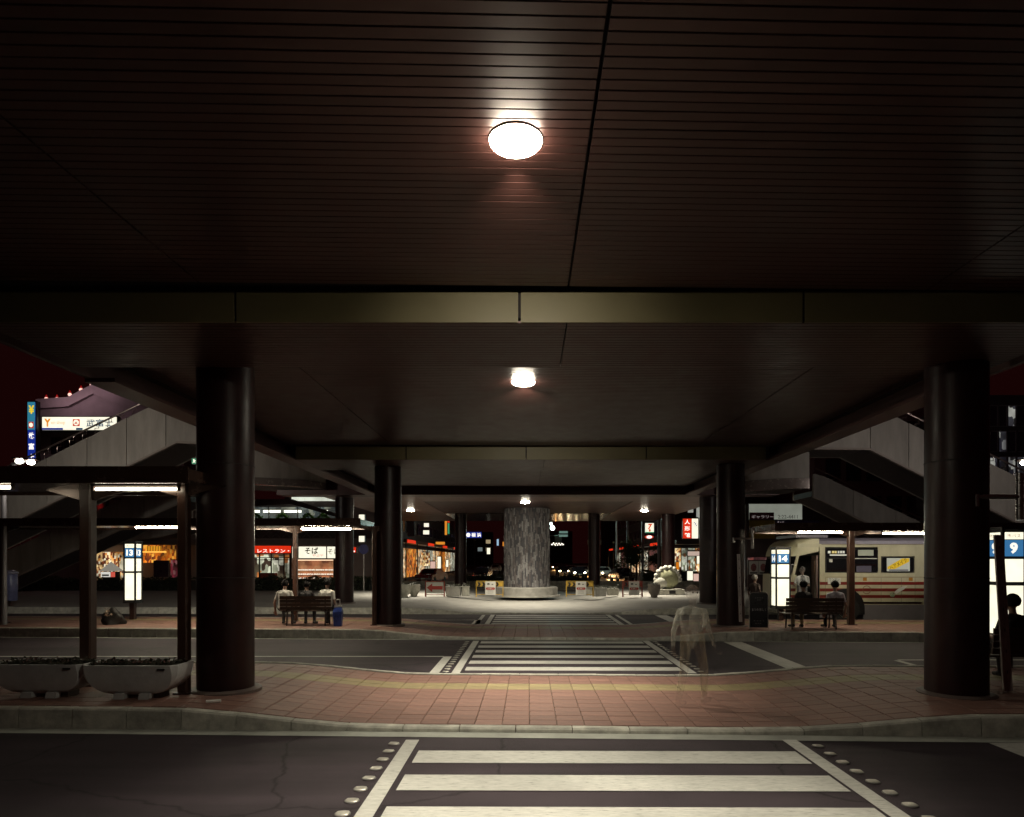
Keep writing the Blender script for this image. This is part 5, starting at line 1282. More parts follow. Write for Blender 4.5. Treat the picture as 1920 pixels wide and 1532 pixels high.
pbox(b2, 'shop_counter', 490, 520, 1074, 1100, Y1+.6, .5, mat('counter_red',(.35,.06,.03),.6)); 
pbox(b2, 'display_back', 549.5, 627, 1051, 1100, Y1+1.2, .1, lit('display', [(.75,.25,.10),(.55,.16,.06),(.8,.33,.14),(.45,.12,.05)], .6, .6))
dish = MB()
for r_, py in enumerate((1068, 1076, 1083.5)):
    pbox(b2, 'display_shelf', 549.5, 627, py+2.2, py+3.0, Y1+.9, .6, darkmetal)
    for k in range(22):
        p = W(552+k*3.4+random.uniform(-.6,.6), py+.6, Y1+.5); dish.ball(p, .065, 8, 5, 1.1, 1, .8)
tag(dish.build('display_dishes', emit('dish',(.95,.85,.7),1.0), b2), kind='stuff')
pbox(b2, 'shop_lamp_strip', 551, 626, 1049.5, 1051, Y1+.7, .15, emit('warm_strip',(1,.7,.45),1.6))
# orange eatery at the left end
pbox(b2, 'eatery_window', 270, 330, 1022, 1055, Y1+1.0, .1, orange); pbox(b2, 'eatery_window', 172, 240, 1035, 1100, Y1+1.0, .1, warm)
pbox(b2, 'lattice_light', 276, 302, 1024, 1033, Y1+.4, .1, emit('lattice_orange',(1,.42,.03),1.0))
for k in range(9): pbox(b2, 'lattice_slat', 276.5+k*3, 277.2+k*3, 1024, 1033, Y1+.28, .06, darkmetal)
pbox(b2, 'eatery_ceiling', 262, 312, 1034, 1036, Y1+.6, .4, emit('cove_orange',(1,.5,.08),1.4))
s8, p8, yl = frame_sign('menu_board', 'dark framed menu board right of the 13 pillar', 288, 315, 1052, 1082, Y1-1, .15, mat('menu_dark',(.05,.02,.04),.3,var=.4,scale=3), frame=steel, fr=.05)
s9, p9, yl = frame_sign('menu_board', 'red picture board beside the dark menu board', 320, 338, 1050, 1083, Y1-1, .15, lit('redpic',[(.3,.03,.05),(.12,.02,.03),(.4,.15,.15),(.05,.01,.01)],.5,2.2), frame=darkmetal, fr=.05)
for px, a in ((182,'灯'),(212,'舌')):
    pass
t, p, yl = frame_sign('wall_sign', 'pale upstairs wall sign with red characters behind the left staircase', 178, 198, 940, 966, Y1-.05, .1, mat('sign_dull',(.36,.30,.30),.6,var=.15), frame=walldark)
text('lettering', '舌', .5, emit('dull_red',(.30,.01,.01),.5), p, W(188,951,yl))
t, p, yl = frame_sign('wall_sign', 'second pale upstairs wall sign with red characters left of the neon handrail', 204, 223, 937, 966, Y1-.05, .1, mat('sign_dull',(.36,.30,.30),.6,var=.15), frame=walldark)
text('lettering', '太', .5, emit('dull_red',(.30,.01,.01),.5), p, W(213.5,951,yl))
# orange and blue neon beside the handrail
nz = thing('neon_sign', 'small orange and blue neon sign at the top of the left handrail', 'neon sign', W(312,938,35.5))
MB().ball(W(307.5,936,35.5), .10, 12, 8, 1, .5, 1.3).build('orange_neon', emit('neon_o',(1,.18,.01),1.4), nz, smooth=True)
text('blue_neon', '16', .14, emit('neon_b',(.05,.25,.8),1.2), nz, W(316,933,35.5), width=.2)
# green emergency exit sign
t, p, yl = frame_sign('exit_sign', 'small green and white emergency exit sign beside the big left column', 359.5, 369, 859.5, 869.5, 23.6, .12, emit('exit_green',(.02,.20,.10),.8), fr=.02)
MB().prism([(PX(361,yl),PZ(869,yl)),(PX(363,yl),PZ(864,yl)),(PX(362,yl),PZ(862,yl)),(PX(364,yl),PZ(860.5,yl)),(PX(365.5,yl),PZ(863,yl)),(PX(367.5,yl),PZ(864,yl)),(PX(365,yl),PZ(865.5,yl)),(PX(367,yl),PZ(869,yl)),(PX(364,yl),PZ(866.5,yl))], yl-.008, yl-.004).build('running_figure', ewhite, p)
# pyramid-roofed kiosk lantern
kk = thing('lantern_kiosk', 'small kiosk with white pyramid roof left of the 13 pillar', 'kiosk', (PX(203,44), 44, 0))
X0, X1 = PX(190,44), PX(216,44); cx_ = (X0+X1)/2
MB().box(X0+.1, X1-.1, 44, 44.7, .0, PZ(1072,44)).build('body', blackm, kk)
MB().add([(X0-.05,43.85,PZ(1071,44)),(X1+.05,43.85,PZ(1071,44)),(X1+.05,44.85,PZ(1071,44)),(X0-.05,44.85,PZ(1071,44)),(cx_,44.3,PZ(1053,44))],[(3,2,1,0),(0,1,4),(1,2,4),(2,3,4),(3,0,4)]).build('pyramid_roof', emit('kiosk_roof',(.5,.46,.38),.45), kk)
MB().box(X0+.0, cx_+.15, 43.95, 43.99, PZ(1082,44), PZ(1072.5,44)).build('white_panel', emit('kw',(.9,.88,.8),.7), kk); MB().box(X0+.08, cx_+.08, 43.93, 43.945, PZ(1080,44), PZ(1077,44)).build('black_band', blackm, kk)
MB().box(cx_+.2, X1-.0, 43.95, 43.99, PZ(1082,44), PZ(1072.5,44)).build('red_panel', emit('kr',(.8,.12,.08),.7), kk)

# --- brightly lit gridded glass front behind the canopy
Y2 = 58.0
b3 = thing('glass_front', 'tall building with a brightly lit gridded glass front behind the left columns', 'building', (PX(600,Y2), Y2+4, 0))
MB().box(PX(540,Y2), PX(660,Y2), Y2+.3, Y2+9, 0, PZ(890,Y2)).build('wall', walldark, b3)
gp = emit('grid_glass', (.85,.90,.76), .95, var=.35, scale=.7)
for i in range(9):
    for j in range(5):
        pbox(b3, 'glass_pane', 547+i*11.2, 557.6+i*11.2, 903+j*13.4, 915.6+j*13.4, Y2+.2, .05, gp)
b3b = thing('brick_tower', 'dark brown tower with faint window columns between the left columns', 'building', (PX(690,70), 74, 0))
MB().box(PX(655,70), PX(735,70), 70, 80, 0, 16).build('wall', mat('brick_brown',(.13,.06,.05),.8,var=.2,scale=1), b3b)
for j in range(10): 
    for px in (672, 700): pbox(b3b, 'window', px, px+9, 900+j*9, 905+j*9, 69.98, .04, mat('dim_window',(.10,.08,.09),.3))
for k, (px, py) in enumerate(((678,970),(678,1010))):
    t, p, yl = frame_sign('lantern_box', ('upper' if k == 0 else 'lower')+' small white lit box sign between the left columns', px-5, px+5, py-5, py+6, 45, .3, ewhite, fr=.03)
rs_ = thing('round_road_sign', 'dark blue round road sign between the left columns', 'road sign', W(682,1100,40)); rs_.location.z = 0
MB().tube([(PX(682,40),40,0),(PX(682,40),40,PZ(1024,40))], .04, 8).build('post', steel, rs_); MB().prism([(PX(682,40)+.3*math.cos(R(a)), PZ(1030,40)+.3*math.sin(R(a))) for a in range(0,360,20)], 39.93, 39.96).build('disc', mat('sign_disc_blue',(.02,.02,.12),.4), rs_)

# --- avenue: facades on both sides, running away
def avenue_row(name, label, X, sgn, y0, ny, step, hgt, fronts, aw):
    t = thing(name, label, 'building', (X+sgn*5, (y0+y0+ny*step)/2, 0))
    yy1 = y0+ny*step
    MB().box(min(X,X+sgn*10), max(X,X+sgn*10), y0, yy1, 0, hgt).build('wall', walldark, t)
    MB().box(min(X,X-sgn*1.3), max(X,X-sgn*1.3), y0+.1, yy1, 3.75, 4.05).build('arcade_roof', darkmetal, t)
    for i in range(ny):
        a, b = y0+i*step+.3, y0+(i+1)*step-.3
        MB().box(min(X,X-sgn*.06), max(X,X-sgn*.06), a, b, .3, 3.3).build('shopfront', fronts[i % len(fronts)], t)
        if i % 2 == 0: MB().box(min(X-sgn*1.32,X-sgn*1.38), max(X-sgn*1.32,X-sgn*1.38), a, b-1.5, 3.72, 4.02).build('fascia_sign', aw[i % len(aw)], t)
        for j in range(2):
            for q in (0, 1):
                ya = a+.4+q*(b-a)/2; w_ = MB().box(min(X,X-sgn*.07), max(X,X-sgn*.07), ya, ya+(b-a)/2-.9, 4.9+j*2.4, 6.3+j*2.4).build('window', darkmetal, t)
                MB().box(min(X-sgn*.075,X-sgn*.10), max(X-sgn*.075,X-sgn*.10), ya+.1, ya+(b-a)/2-1.0, 5.0+j*2.4, 6.2+j*2.4).build('pane', winblue, w_)
    for i in range(ny+1):
        MB().box(min(X-sgn*1.2,X-sgn*1.3), max(X-sgn*1.2,X-sgn*1.3), y0+i*step-.06, y0+i*step+.06, .0, 3.74).build('arcade_post', darkmetal, t)
    return t
avenue_row('arcade_row', 'arcade of warmly lit shops along the left side of the avenue', -12.6, -1, 62, 8, 6.5, 9.5, [warm, orange, warm, cool], [ered, emit('aw_warm',(.8,.25,.05),.6)])
avenue_row('arcade_row', 'arcade of lit shops along the right side of the avenue', 15.6, 1, 60, 9, 6.5, 9.0, [cool, warm, warm, pink], [ered, emit('aw_warm2',(.7,.3,.1),.4)])
def hang_sign(label, px0, px1, py0, py1, Y, m, glyphs=None, gm=None, cat='sign', vertical=True):
    t, p, yl = frame_sign('hanging_sign', label, px0, px1, py0, py1, Y, .3, m, cat=cat, fr=.03)
    MB().box(PX(px0,Y)-.02, PX(px1,Y)+.02, Y+.0, Y+.06, PZ(py0,Y)+.05, PZ(py0,Y)+.12).build('bracket', darkmetal, t)
    if glyphs:
        n = len(glyphs)
        for k, ch in enumerate(glyphs):
            if vertical: text('lettering', ch, abs(PZ(py1,Y)-PZ(py0,Y))/n*.68, gm, p, W((px0+px1)/2, py0+(k+.5)*(py1-py0)/n, yl), width=abs(PX(px1,Y)-PX(px0,Y))*.66, bold=.02)
            else: text('lettering', ch, abs(PZ(py1,Y)-PZ(py0,Y))*.7, gm, p, W(px0+(k+.5)*(px1-px0)/n, (py0+py1)/2, yl), bold=.02)
    return t, p, yl
dim = mat('unlit_sign',(.14,.13,.15),.5,var=.2)
hang_sign('unlit grey vertical sign at the left end of the left arcade', 765, 777, 973, 1005, 63, dim)
hang_sign('vertical lit sign of two white squares over the left arcade', 795, 804, 981, 988, 66, ewhite)
hang_sign('lower white square of the vertical sign over the left arcade', 793.5, 804.5, 994.5, 1002, 66.3, ewhite)
hang_sign('orange neon vertical sign with green and red marks over the left arcade', 834, 838, 976, 1003, 80, eorange)
hang_sign('thin green neon vertical sign beside the orange neon sign', 839.5, 842.5, 981, 1001, 80.2, egreen)
hang_sign('small red lamp panel above the green neon sign', 839, 843, 976, 980, 80.4, ered)
hang_sign('orange lit canopy sign at the far end of the left arcade', 817, 834, 1016, 1021, 84, eorange)
hang_sign('lit price board with yellow top in the left arcade', 791.5, 805.5, 1036, 1061, 70, warm)
hang_sign('white lit vertical sign low in the left arcade', 820.5, 826.5, 1044, 1071, 76, ewhite)
hang_sign('narrow white lit sign at the far end of the left arcade', 836.5, 840.5, 1050, 1063, 86, ewhite)
hang_sign('pinkish lit board below the price board', 807, 816, 1053, 1067, 72, emit('pinkboard',(.9,.6,.5),.7))
hang_sign('blue lit billboard with white disc and characters over the distant road', 873, 903, 997.5, 1008.5, 150, eblue, '●横浜', ewl, vertical=False)
hang_sign('white lit street sign over the far left pavement', 913, 919, 1027.5, 1039, 120, ewhite)
hang_sign('thin pale blue lit vertical sign left of the central column', 931.5, 935, 1011, 1023, 110, emit('paleblue',(.4,.6,.8),.8))
hang_sign('small orange lit sign just left of the central column', 942.5, 947.5, 1016, 1024, 105, eorange)
# convenience shop sign: white panel with a red 7
t, p, yl = hang_sign('white lit convenience shop sign with a red numeral 7', 1210, 1226, 981, 999, 62, ewhite)
text('lettering', '7', .52, emit('seven_red',(.8,.08,.02),.8), p, W(1219,987.5,yl-.02), width=.42, bold=.05, shear=.15)
MB().ball(W(1218.5,994.5,yl-.01), .09, 10, 6, 1, .2, 1.3).build('red_drop', emit('seven_red',(.8,.08,.02),.8), p, smooth=True)
MB().box(PX(1210,yl), PX(1226,yl), yl-.012, yl, PZ(999,yl), PZ(997.2,yl)).build('green_band', egreen, p)
t = thing('oval_sign', 'small red and white oval lit sign below the numeral 7 sign', 'sign', W(1217,1007,62))
MB().prism([(PX(1217,62)+.42*math.cos(R(a)), PZ(1007,62)+.17*math.sin(R(a))) for a in range(0,360,20)], 61.9, 62).build('red_oval', eredink, t)
MB().prism([(PX(1217,62)+.26*math.cos(R(a)), PZ(1007,62)+.14*math.sin(R(a))) for a in range(0,360,20)], 61.86, 61.89).build('white_oval', ewl, t)
pp = thing('sign_pole', 'grey pole carrying the numeral 7 sign', 'pole', (PX(1205,62.3), 62.3, 0)); MB().tube([(PX(1205,62.3),62.3,0),(PX(1205,62.3),62.3,PZ(960,62.3))], .12, 8).build('pole', mat('pole_grey',(.22,.21,.22),.5,metal=.5), pp)
MB().tube([(PX(1205,62.3),62.3,PZ(978,62.3)),(PX(1227,62.3),62.3,PZ(978,62.3))], .05, 6).build('arm', steel, pp)
# red and white vertical sign at the right
t, p, yl = hang_sign('tall red vertical sign with white characters at the right arcade end', 1281, 1296.5, 972.5, 1009.5, 52, ered, '人形館', ewl)
t, p, yl = hang_sign('tall white lit panel beside the red vertical sign', 1297.5, 1309, 972.5, 1009.5, 52.1, ewhite)
MB().add([W(1301,979,yl),W(1303,979,yl),W(1307,986,yl),W(1306,987,yl)],[(0,1,2,3)]).build('brush_mark', eblue, p)
for k, (a, b, c, d, m) in enumerate(((1290.5,1300,938,960,'greyglow'),(1308,1314,938,972,'greyglow'))): pass
hang_sign('pale lit upper window of the tower above the red vertical sign', 1290, 1300, 938, 961, 56, emit('greyglow',(.5,.52,.46),.55))
hang_sign('second pale lit upper window above the white panel', 1306, 1316, 938, 971, 56.1, emit('greyglow',(.5,.52,.46),.55))
hang_sign('white lit shop board low at the right between the columns', 1289, 1299, 1071, 1088, 50, ewhite)
hang_sign('pink lit vending front beside the white shop board', 1300.5, 1310, 1076, 1090, 50.2, emit('pinkboard',(.9,.6,.5),.7))
hang_sign('pale lit awning sign above the right shop board', 1290, 1314, 1034, 1042, 50.3, emit('pinkwhite',(.8,.6,.5),.6))
hang_sign('white lit door panel at the far right of the right arcade', 1307, 1313, 1040, 1057, 50.4, ewhite)
hang_sign('amber glowing vertical light strip behind the far right column', 1268, 1273, 1054, 1082, 54, emit('amberglow',(.8,.22,.01),.8))
bt = thing('dark_tower', 'dark building with arcade awning at the right between the columns', 'building', (PX(1300,57), 60, 0)); MB().box(PX(1262,57), PX(1345,57), 57, 64, 0, 11).build('wall', walldark, bt); MB().box(PX(1262,56), PX(1345,56), 54.8, 56.99, 3.4, 3.75).build('awning', darkmetal, bt)
for px0, px1 in ((1264,1276),(1278,1288),(1290,1302),(1304,1316)): 
    MB().box(PX(px0,57), PX(px1,57), 56.9, 56.995, .3, 3.1).build('shopfront', [warm, pink, cool, orange][int(px0) % 4], bt)

# --- white-signed building at the right behind the bus
Y3 = 46.0
b4 = thing('signboard_building', 'building with a large white signboard and yellow wall behind the bus', 'building', (PX(1500,Y3), Y3+4, 0))
MB().box(PX(1400,Y3), PX(1560,Y3), Y3+.1, Y3+9, 0, PZ(946,Y3)).build('wall', walldark, b4)
pbox(b4, 'yellow_wall', 1405, 1452, 975, 1010, Y3+.09, .05, mat('yellow_facade',(.30,.20,.02),.7,var=.3,scale=1)); 
pbox(b4, 'shopfront', 1402, 1440, 1045, 1100, Y3+.09, .06, pink)
t, p, yl = frame_sign('signboard', 'large white signboard with an added faint glow and a phone number behind the bus', 1405, 1504, 945, 974, Y3, .2, emit('signboard_glow',(.62,.66,.55),.28,var=.15,scale=1), fr=.03)  # board emission stands in for the street light falling on it
pbox(t, 'maroon_panel', 1405, 1451, 961, 974.5, yl+.015, .03, mat('maroon',(.10,.01,.02),.6)); text('lettering', 'ギャラリー', .25, emit('dullwhite',(.6,.5,.5),.4), p, W(1430,969,yl-.03), width=1.5)
text('lettering', '2:22-4411', .24, eink, p, W(1477,969,yl), width=1.35)
t, p, yl = frame_sign('signboard', 'dark violet name strip under the white signboard', 1456, 1536, 976, 983, Y3-.3, .15, mat('violet',(.04,.025,.12),.6), fr=.02)
text('lettering', 'R・U', .18, emit('dullwhite',(.6,.5,.5),.4), p, W(1464,979.5,yl), width=.4)
for k, px in enumerate((1413, 1431)):
    t, p, yl = frame_sign('poster', ('left' if k == 0 else 'right')+' grey poster on the wall left of the 14 pillar', px-8, px+9, 1052, 1077, 40, .05, mat('poster_grey',(.40,.39,.36),.7,var=.1), fr=.02)
    MB().prism([(PX(px,yl)+.17*math.cos(R(a)), PZ(1064,yl)+.24*math.sin(R(a))) for a in range(0,360,30)], yl-.008, yl).build('printed_figure', mat('print_red',(.20,.06,.06),.7,var=.7,scale=9), p)
    MB().box(PX(px-7,yl), PX(px+7,yl), yl-.008, yl, PZ(1075.5,yl), PZ(1073,yl)).build('printed_line', blackm, p)
MB().box(PX(1402,40.1), PX(1442,40.1), 40.06, 40.2, 0, PZ(1050,40.1)).build('hoarding', darkmetal); tag(bpy.data.objects['hoarding'], 'dark hoarding carrying two grey posters left of the 14 pillar', 'hoarding')
# mauve house behind the right stairs
b5 = thing('mauve_house', 'mauve building with dark lattice windows behind the right staircases', 'building', (PX(1640,52), 56, 0))
MB().box(PX(1528,52), PX(1790,52), 52, 60, 0, PZ(700,52)).build('wall', wallpurp, b5)
for i in range(6):
    for j in range(3):
        w_ = pbox(b5, 'window', 1548+i*38, 1576+i*38, 790+j*70, 832+j*70, 51.99, .08, darkmetal); pbox(w_, 'pane', 1550+i*38, 1574+i*38, 792+j*70, 830+j*70, 51.9, .03, winblue)
# glazed office at the right edge
b6 = thing('glazed_office', 'building with grey-framed windows and lit rooms at the right edge', 'building', (PX(1890,40), 44, 0))
MB().box(PX(1845,40), PX(2010,40), 40.1, 47, 0, PZ(740,40)).build('wall', mat('facade_cold',(.05,.045,.055),.7,var=.2), b6)
for i in range(5):
    for j in range(4):
        w_ = pbox(b6, 'window_frame', 1856+i*17, 1870+i*17, 760+j*48, 800+j*48, 40.09, .08, mat('frame_grey',(.22,.21,.24),.5)); 
        pbox(w_, 'pane', 1857+i*17, 1869+i*17, 761.5+j*48, 798.5+j*48, 40.0, .02, [winblue, winblue, lit('office',[(.5,.5,.45),(.05,.05,.06),(.02,.02,.03),(.3,.3,.3),(.02,.02,.02)],.5,1.0), winblue][(i+j) % 4] if j != 2 else lit('office',[(.5,.5,.45),(.05,.05,.06),(.02,.02,.03),(.3,.3,.3),(.02,.02,.02)],.5,1.0))
# distant towers along the avenue
for k, (xa, xb, Yd, h_) in enumerate(((-60,-34,230,20),(-30,-14,260,13),(6,20,300,15),(24,48,210,17),(52,80,180,14),(-95,-64,190,16))):
    names = ['broad dark block far left behind the arcade', 'low dark block left of the avenue end', 'dark block closing the avenue end', 'dark block right of the avenue end', 'low dark block far right', 'dark block at the far left skyline']
    t = thing('distant_building', names[k], 'building', ((xa+xb)/2, Yd+5, 0), 'distant dark blocks')
    MB().box(xa, xb, Yd, Yd+10, 0, h_).build('wall', walldark, t)
    for i in range(int((xb-xa)/3.2)):
        for j in range(int(h_/3)-1):
            if random.random() < .3: MB().box(xa+.8+i*3.2, xa+2.6+i*3.2, Yd-.06, Yd-.01, 2.5+j*3, 4+j*3).build('window', random.choice([emit('far_win',(.9,.7,.4),.35), winblue, emit('far_win2',(.5,.6,.6),.25)]), t)

# ================================================================== LAMPS AND TRAFFIC ON THE AVENUE
def add_point_light(t, loc, watts, col, r=.15):
    ld = bpy.data.lights.new('lamp_light', 'POINT'); ld.energy = watts; ld.color = col; ld.shadow_soft_size = r
    lo = bpy.data.objects.new('lamp_light', ld); C.objects.link(lo); lo.parent = t; lo.location = Vector(loc)-world_loc(t)
def street_lamp(label, X, Y, z, watts, col, pole_x, heads=((-.2,0.03),(.12,0)), s=.5):
    "cut-off lamp: lights the plaza and stairs beyond it, not the side towards the road"
    t = thing('street_lamp', label, 'street lamp', (pole_x, Y+.6, 0), 'tall street lamps')
    MB().tube([(pole_x,Y+.6,0),(pole_x,Y+.6,z-.3),(pole_x+(X-pole_x)*.3,Y+.5,z+.02),(X,Y+.15,z+.1)], [.09,.06,.05,.04], 10).build('pole', mat('pole_grey',(.22,.21,.22),.5,metal=.5), t, smooth=True)
    for dx, dz in heads:
        MB().box(X+dx-.3*s, X+dx+.3*s, Y-.1, Y+.16, z+dz+.13*s, z+dz+.2*s).build('hood', darkmetal, t)
        MB().ball((X+dx, Y, z+dz), .17*s, 12, 8, 1.3, .8, .8).build('lens', emit('street_lens',(1,.95,.78),30), t, smooth=True)
    ld = bpy.data.lights.new('lamp_light', 'SPOT'); ld.energy = watts; ld.color = col; ld.shadow_soft_size = .15; ld.spot_size = R(165); ld.spot_blend = .5
    lo = bpy.data.objects.new('lamp_light', ld); C.objects.link(lo); lo.parent = t; lo.location = Vector((X, Y+.25, z-.05))-Vector(t.location); lo.rotation_euler = (R(82), 0, 0)
    return t
street_lamp('street lamp with two glowing heads at the lower end of the left staircase rail', PX(50,18.5), 18.5, PZ(867,18.5), 330, (1,.93,.8), PX(7,19.1))
street_lamp('street lamp glaring at the right edge above the number 9 pillar', PX(1921,18.0), 18.0, PZ(868,18.0), 330, (1,.93,.85), PX(1950,18.6), heads=((0,0),))
for t, p in gable_fills: add_point_light(t, p, 26, (1,.75,.8))  # hidden lights added ahead of the gable lamps to brighten the facade
# greenish mercury lamp and road sign on its arm
ml = thing('mercury_lamp', 'blue-green glaring street lamp at the right shoulder of the central column', 'street lamp', (PX(1036,72), 72, 0), 'tall street lamps')
MB().tube([(PX(1024,72.4),72.4,0),(PX(1024,72.4),72.4,PZ(992,72)),W(1035,986,72.2)], .09, 8).build('pole', mat('pole_grey',(.22,.21,.22),.5,metal=.5), ml)
MB().ball(W(1036,990,72), .24, 12, 8).build('lens', emit('mercury',(.75,1,.9),14), ml, smooth=True); MB().ball(W(1033,982,72), .14, 10, 6).build('lens', emit('mercury',(.75,1,.9),14), ml, smooth=True)
add_point_light(ml, W(1036,992,71.5), 900, (.7,1,.88))
rsn = thing('direction_sign', 'pair of green road direction boards beside the mercury lamp', 'road sign', W(1058,1002,70))
for py in (998, 1004.5): MB().box(PX(1048.5,70), PX(1064.5,70), 69.9, 69.95, PZ(py+2,70), PZ(py-2,70)).build('board', emit('board_green',(.25,.42,.36),.45), rsn)
MB().box(PX(1040,70), PX(1053,70), 69.96, 70, PZ(1017,70), PZ(1006,70)).build('back_board', mat('board_back',(.25,.36,.32),.5), rsn); MB().tube([W(1030,1005,70.1), W(1050,1003,70.1)], .05, 6).build('arm', steel, rsn)
gpos = ((1150,1017,95,'left upper'),(1164.5,1015.5,95,'right upper'),(1150,1027,110,'lower'),(890,1013,120,'left avenue'),(912,1024,140,'far left avenue'))
for px, py, Y, nm in gpos:
    t = thing('globe_lamp', f'small white globe street lamp, the {nm} one of the distant globes', 'street lamp', (PX(px,Y), Y, 0), 'distant globe lamps')
    MB().tube([(PX(px,Y),Y,0),(PX(px,Y),Y,PZ(py,Y))], .06, 6).build('pole', darkmetal, t); MB().ball((PX(px,Y),Y,PZ(py,Y)), .18, 10, 8).build('globe', emit('globe',(1,.95,.8),3), t, smooth=True)
for k, px in enumerate((1102.8, 1126.5)):
    t = thing('oval_lantern', ('left' if k == 0 else 'right')+' slim white oval lantern beside the far right thin column', 'lantern', W(px,1017,60), 'slim oval lanterns')
    MB().ball(W(px,1017,60), .075, 10, 8, 1, 1, 3.6).build('shade', emit('globe',(1,.95,.8),3), t, smooth=True); MB().tube([W(px,1010,60),W(px,990,60)], .02, 5).build('cable', darkmetal, t)
fl = thing('light_string', 'string of tiny white bulbs high over the far end of the avenue', 'lights', W(1046,1021,90))
for k in range(26): MB().ball(W(1034+k*.9, 1020+2.2*math.sin(k*1.1)+random.uniform(-1,1.5), 90+random.uniform(-2,2)), .06, 6, 4).build('bulb', emit('tiny_bulb',(1,.95,.8),2), fl)
# utility poles
for k, (px, Y, h_) in enumerate(((1156,78,9.5),(1177,66,9.0),(1235,58,9.5),(1288,60,8))):
    t = thing('utility_pole', f'{ordw[k]} slim grey utility pole from the left on the right pavement', 'pole', (PX(px,Y), Y, 0), 'utility poles')
    MB().tube([(PX(px,Y),Y,0),(PX(px,Y),Y,h_)], [.14,.10], 8).build('pole', mat('pole_pale',(.28,.27,.26),.6,var=.2), t, smooth=True)
    MB().box(PX(px,Y)-.8, PX(px,Y)+.8, Y-.06, Y+.06, h_-1.0, h_-.88).build('crossarm', darkmetal, t)
# street trees
barkm = mat('bark',(.06,.045,.035),.9,var=.3)
def tree(label, X, Y, h_, r, n):
    t = thing('street_tree', label, 'tree', (X, Y, 0), 'small street trees')
    tr = MB().tube([(X,Y,0),(X+.05,Y,h_*.35),(X-.03,Y,h_*.7)], [.11,.08,.04], 8)
    for k in range(6):
        a = k*1.05; tr.tube([(X,Y,h_*(.35+.05*k)), (X+r*.6*math.cos(a), Y+r*.6*math.sin(a), h_*(.5+.07*k))], [.04,.012], 5)
    tr.build('trunk', barkm, t)
    cl = [(X+random.gauss(0,r*.45), Y+random.gauss(0,r*.45), h_*.62+random.gauss(0,h_*.14)) for _ in range(16)]
    tag(MB().leaves(n, lambda: tuple(c+random.gauss(0,r*.2) for c in random.choice(cl)), .11).build('crown', mat('tree_leaf',(.05,.085,.02),.6,var=.4,scale=3), t), kind='stuff')
tree('small leafy tree on the right pavement, the one nearest the parked car', PX(1176,66), 64, 4.2, 1.1, 1500)
tree('small leafy tree left of the numeral 7 sign pole', PX(1196,62), 63, 4.4, 1.2, 1500)
tree('small leafy tree right of the numeral 7 sign pole', PX(1236,60), 61, 3.8, .9, 1000)
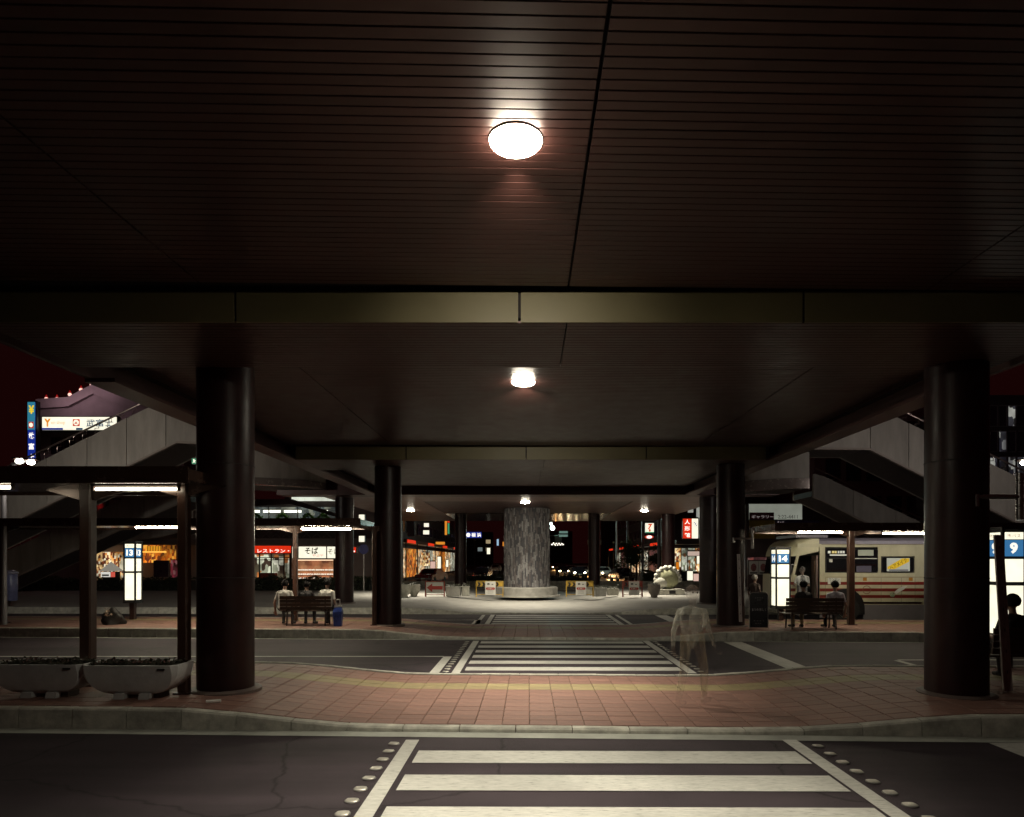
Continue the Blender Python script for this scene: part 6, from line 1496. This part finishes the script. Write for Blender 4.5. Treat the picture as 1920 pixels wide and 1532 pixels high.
# cars
def car(label, X, Y, rz, body, lights):
    t = thing('car', label, 'car', (X, Y, 0), 'cars on the avenue'); t.rotation_euler = (0,0,rz)
    prof = [(-2.1,.35),(-2.12,.62),(-2.0,.80),(-1.1,.88),(-.55,1.30),(.75,1.34),(1.35,.92),(2.05,.86),(2.12,.60),(2.1,.35)]
    vs = []; fs = []; n = len(prof)
    for x, k in ((-.80,.97),(-.72,1.0),(.72,1.0),(.80,.97)):
        for y, z in prof:
            xx = x*(.82 if z > 1.0 else 1.0); vs.append((xx, y, .35+(z-.35)*k))
    for j in range(3):
        for i in range(n): fs.append((j*n+i, j*n+(i+1)%n, (j+1)*n+(i+1)%n, (j+1)*n+i))
    fs.append(tuple(range(n-1,-1,-1))); fs.append(tuple(3*n+i for i in range(n)))
    MB().add(vs, fs).build('body', body, t, smooth=True, local=True)
    MB().add([(-.58,-1.07,.93),(.58,-1.07,.93),(.50,-.60,1.27),(-.50,-.60,1.27)],[(0,1,2,3)]).build('windscreen', glassd, t, local=True)
    MB().add([(-.58,1.32,.96),(.58,1.32,.96),(.50,.80,1.31),(-.50,.80,1.31)],[(3,2,1,0)]).build('rear_window', glassd, t, local=True)
    for sx in (-1,1):
        for y in (-1.3,1.3):
            w_ = MB(); vs = [(sx*.62+dx, y+.30*math.cos(R(a)), .30+.30*math.sin(R(a))) for dx in (0, sx*.2) for a in range(0,360,24)]
            w_.add(vs, [tuple(range(15)), tuple(range(29,14,-1))]+[(i,(i+1)%15,(i+1)%15+15,i+15) for i in range(15)]).build('wheel', rubber, t, local=True)
        fl_ = emit('headlight',(1,.82,.5),26) if lights == 'head' else chrome
        MB().ball((sx*.58,-2.1,.64), .11, 10, 6, 1.2, .35, .8).build('headlight', fl_, t, smooth=True, local=True)
        MB().box(sx*.62-.16, sx*.62+.16, 2.09, 2.14, .62, .76).build('tail_light', emit('taillight',(1,.05,.01),7) if lights == 'tail' else mat('tail_off',(.2,.01,.01),.3), t, local=True)
    MB().box(-.78,.78,-2.2,-2.1,.40,.54).build('bumper', chrome, t, local=True); MB().box(-.17,.17,-2.21,-2.202,.42,.53).build('number_plate', whitep, t, local=True)
    if lights == 'head':
        ld = bpy.data.lights.new('headlight_beam', 'SPOT'); ld.energy = 3500; ld.color = (1,.5,.17); ld.spot_size = R(46); ld.spot_blend = .9; ld.shadow_soft_size = .1
        lo = bpy.data.objects.new('headlight_beam', ld); C.objects.link(lo); lo.parent = t; lo.location = (0,-2.35,.7); lo.rotation_euler = (R(71),0,R(180))
    return t
dkb, whb = mat('car_dark',(.012,.012,.016),.15,spec=.7), mat('car_white',(.5,.5,.48),.25)
redb = mat('car_red',(.2,.02,.02),.2)
car('dark parked car facing the camera on the right of the avenue', PX(1168,65), 66, R(6), dkb, 'off')
car('oncoming car with orange headlights nearest the central column', PX(1083,78), 78, R(3), dkb, 'head')
car('oncoming car with headlights in the middle of the avenue', PX(1070,100), 100, R(4), whb, 'head')
car('farther oncoming car with headlights behind the mercury lamp', PX(1062,130), 130, R(4), redb, 'head')
car('distant oncoming car with headlights at the avenue end', PX(1048,165), 165, R(4), whb, 'head')
car('oncoming car with headlights right of the thin right column', PX(1133,74), 76, R(10), whb, 'head')
car('car driving away with red tail lights left of the central column', PX(905,72), 72, R(-4), dkb, 'tail')
car('car driving away with red tail lights in front of the left arcade', PX(815,62), 60, R(-12), redb, 'tail')
car('distant car driving away with red tail lights left of the central column', PX(930,110), 110, R(-3), whb, 'tail')
car('second oncoming car with headlights in the queue left of the thin right column', PX(1092,88), 88, R(4), whb, 'head')
car('third oncoming car with headlights in the queue behind the hedge', PX(1055,90), 90, R(3), dkb, 'head')
car('far oncoming car with headlights under the string of bulbs', PX(1056,118), 118, R(4), dkb, 'head')
car('very distant oncoming car with headlights beside the central column', PX(1040,140), 140, R(3), redb, 'head')
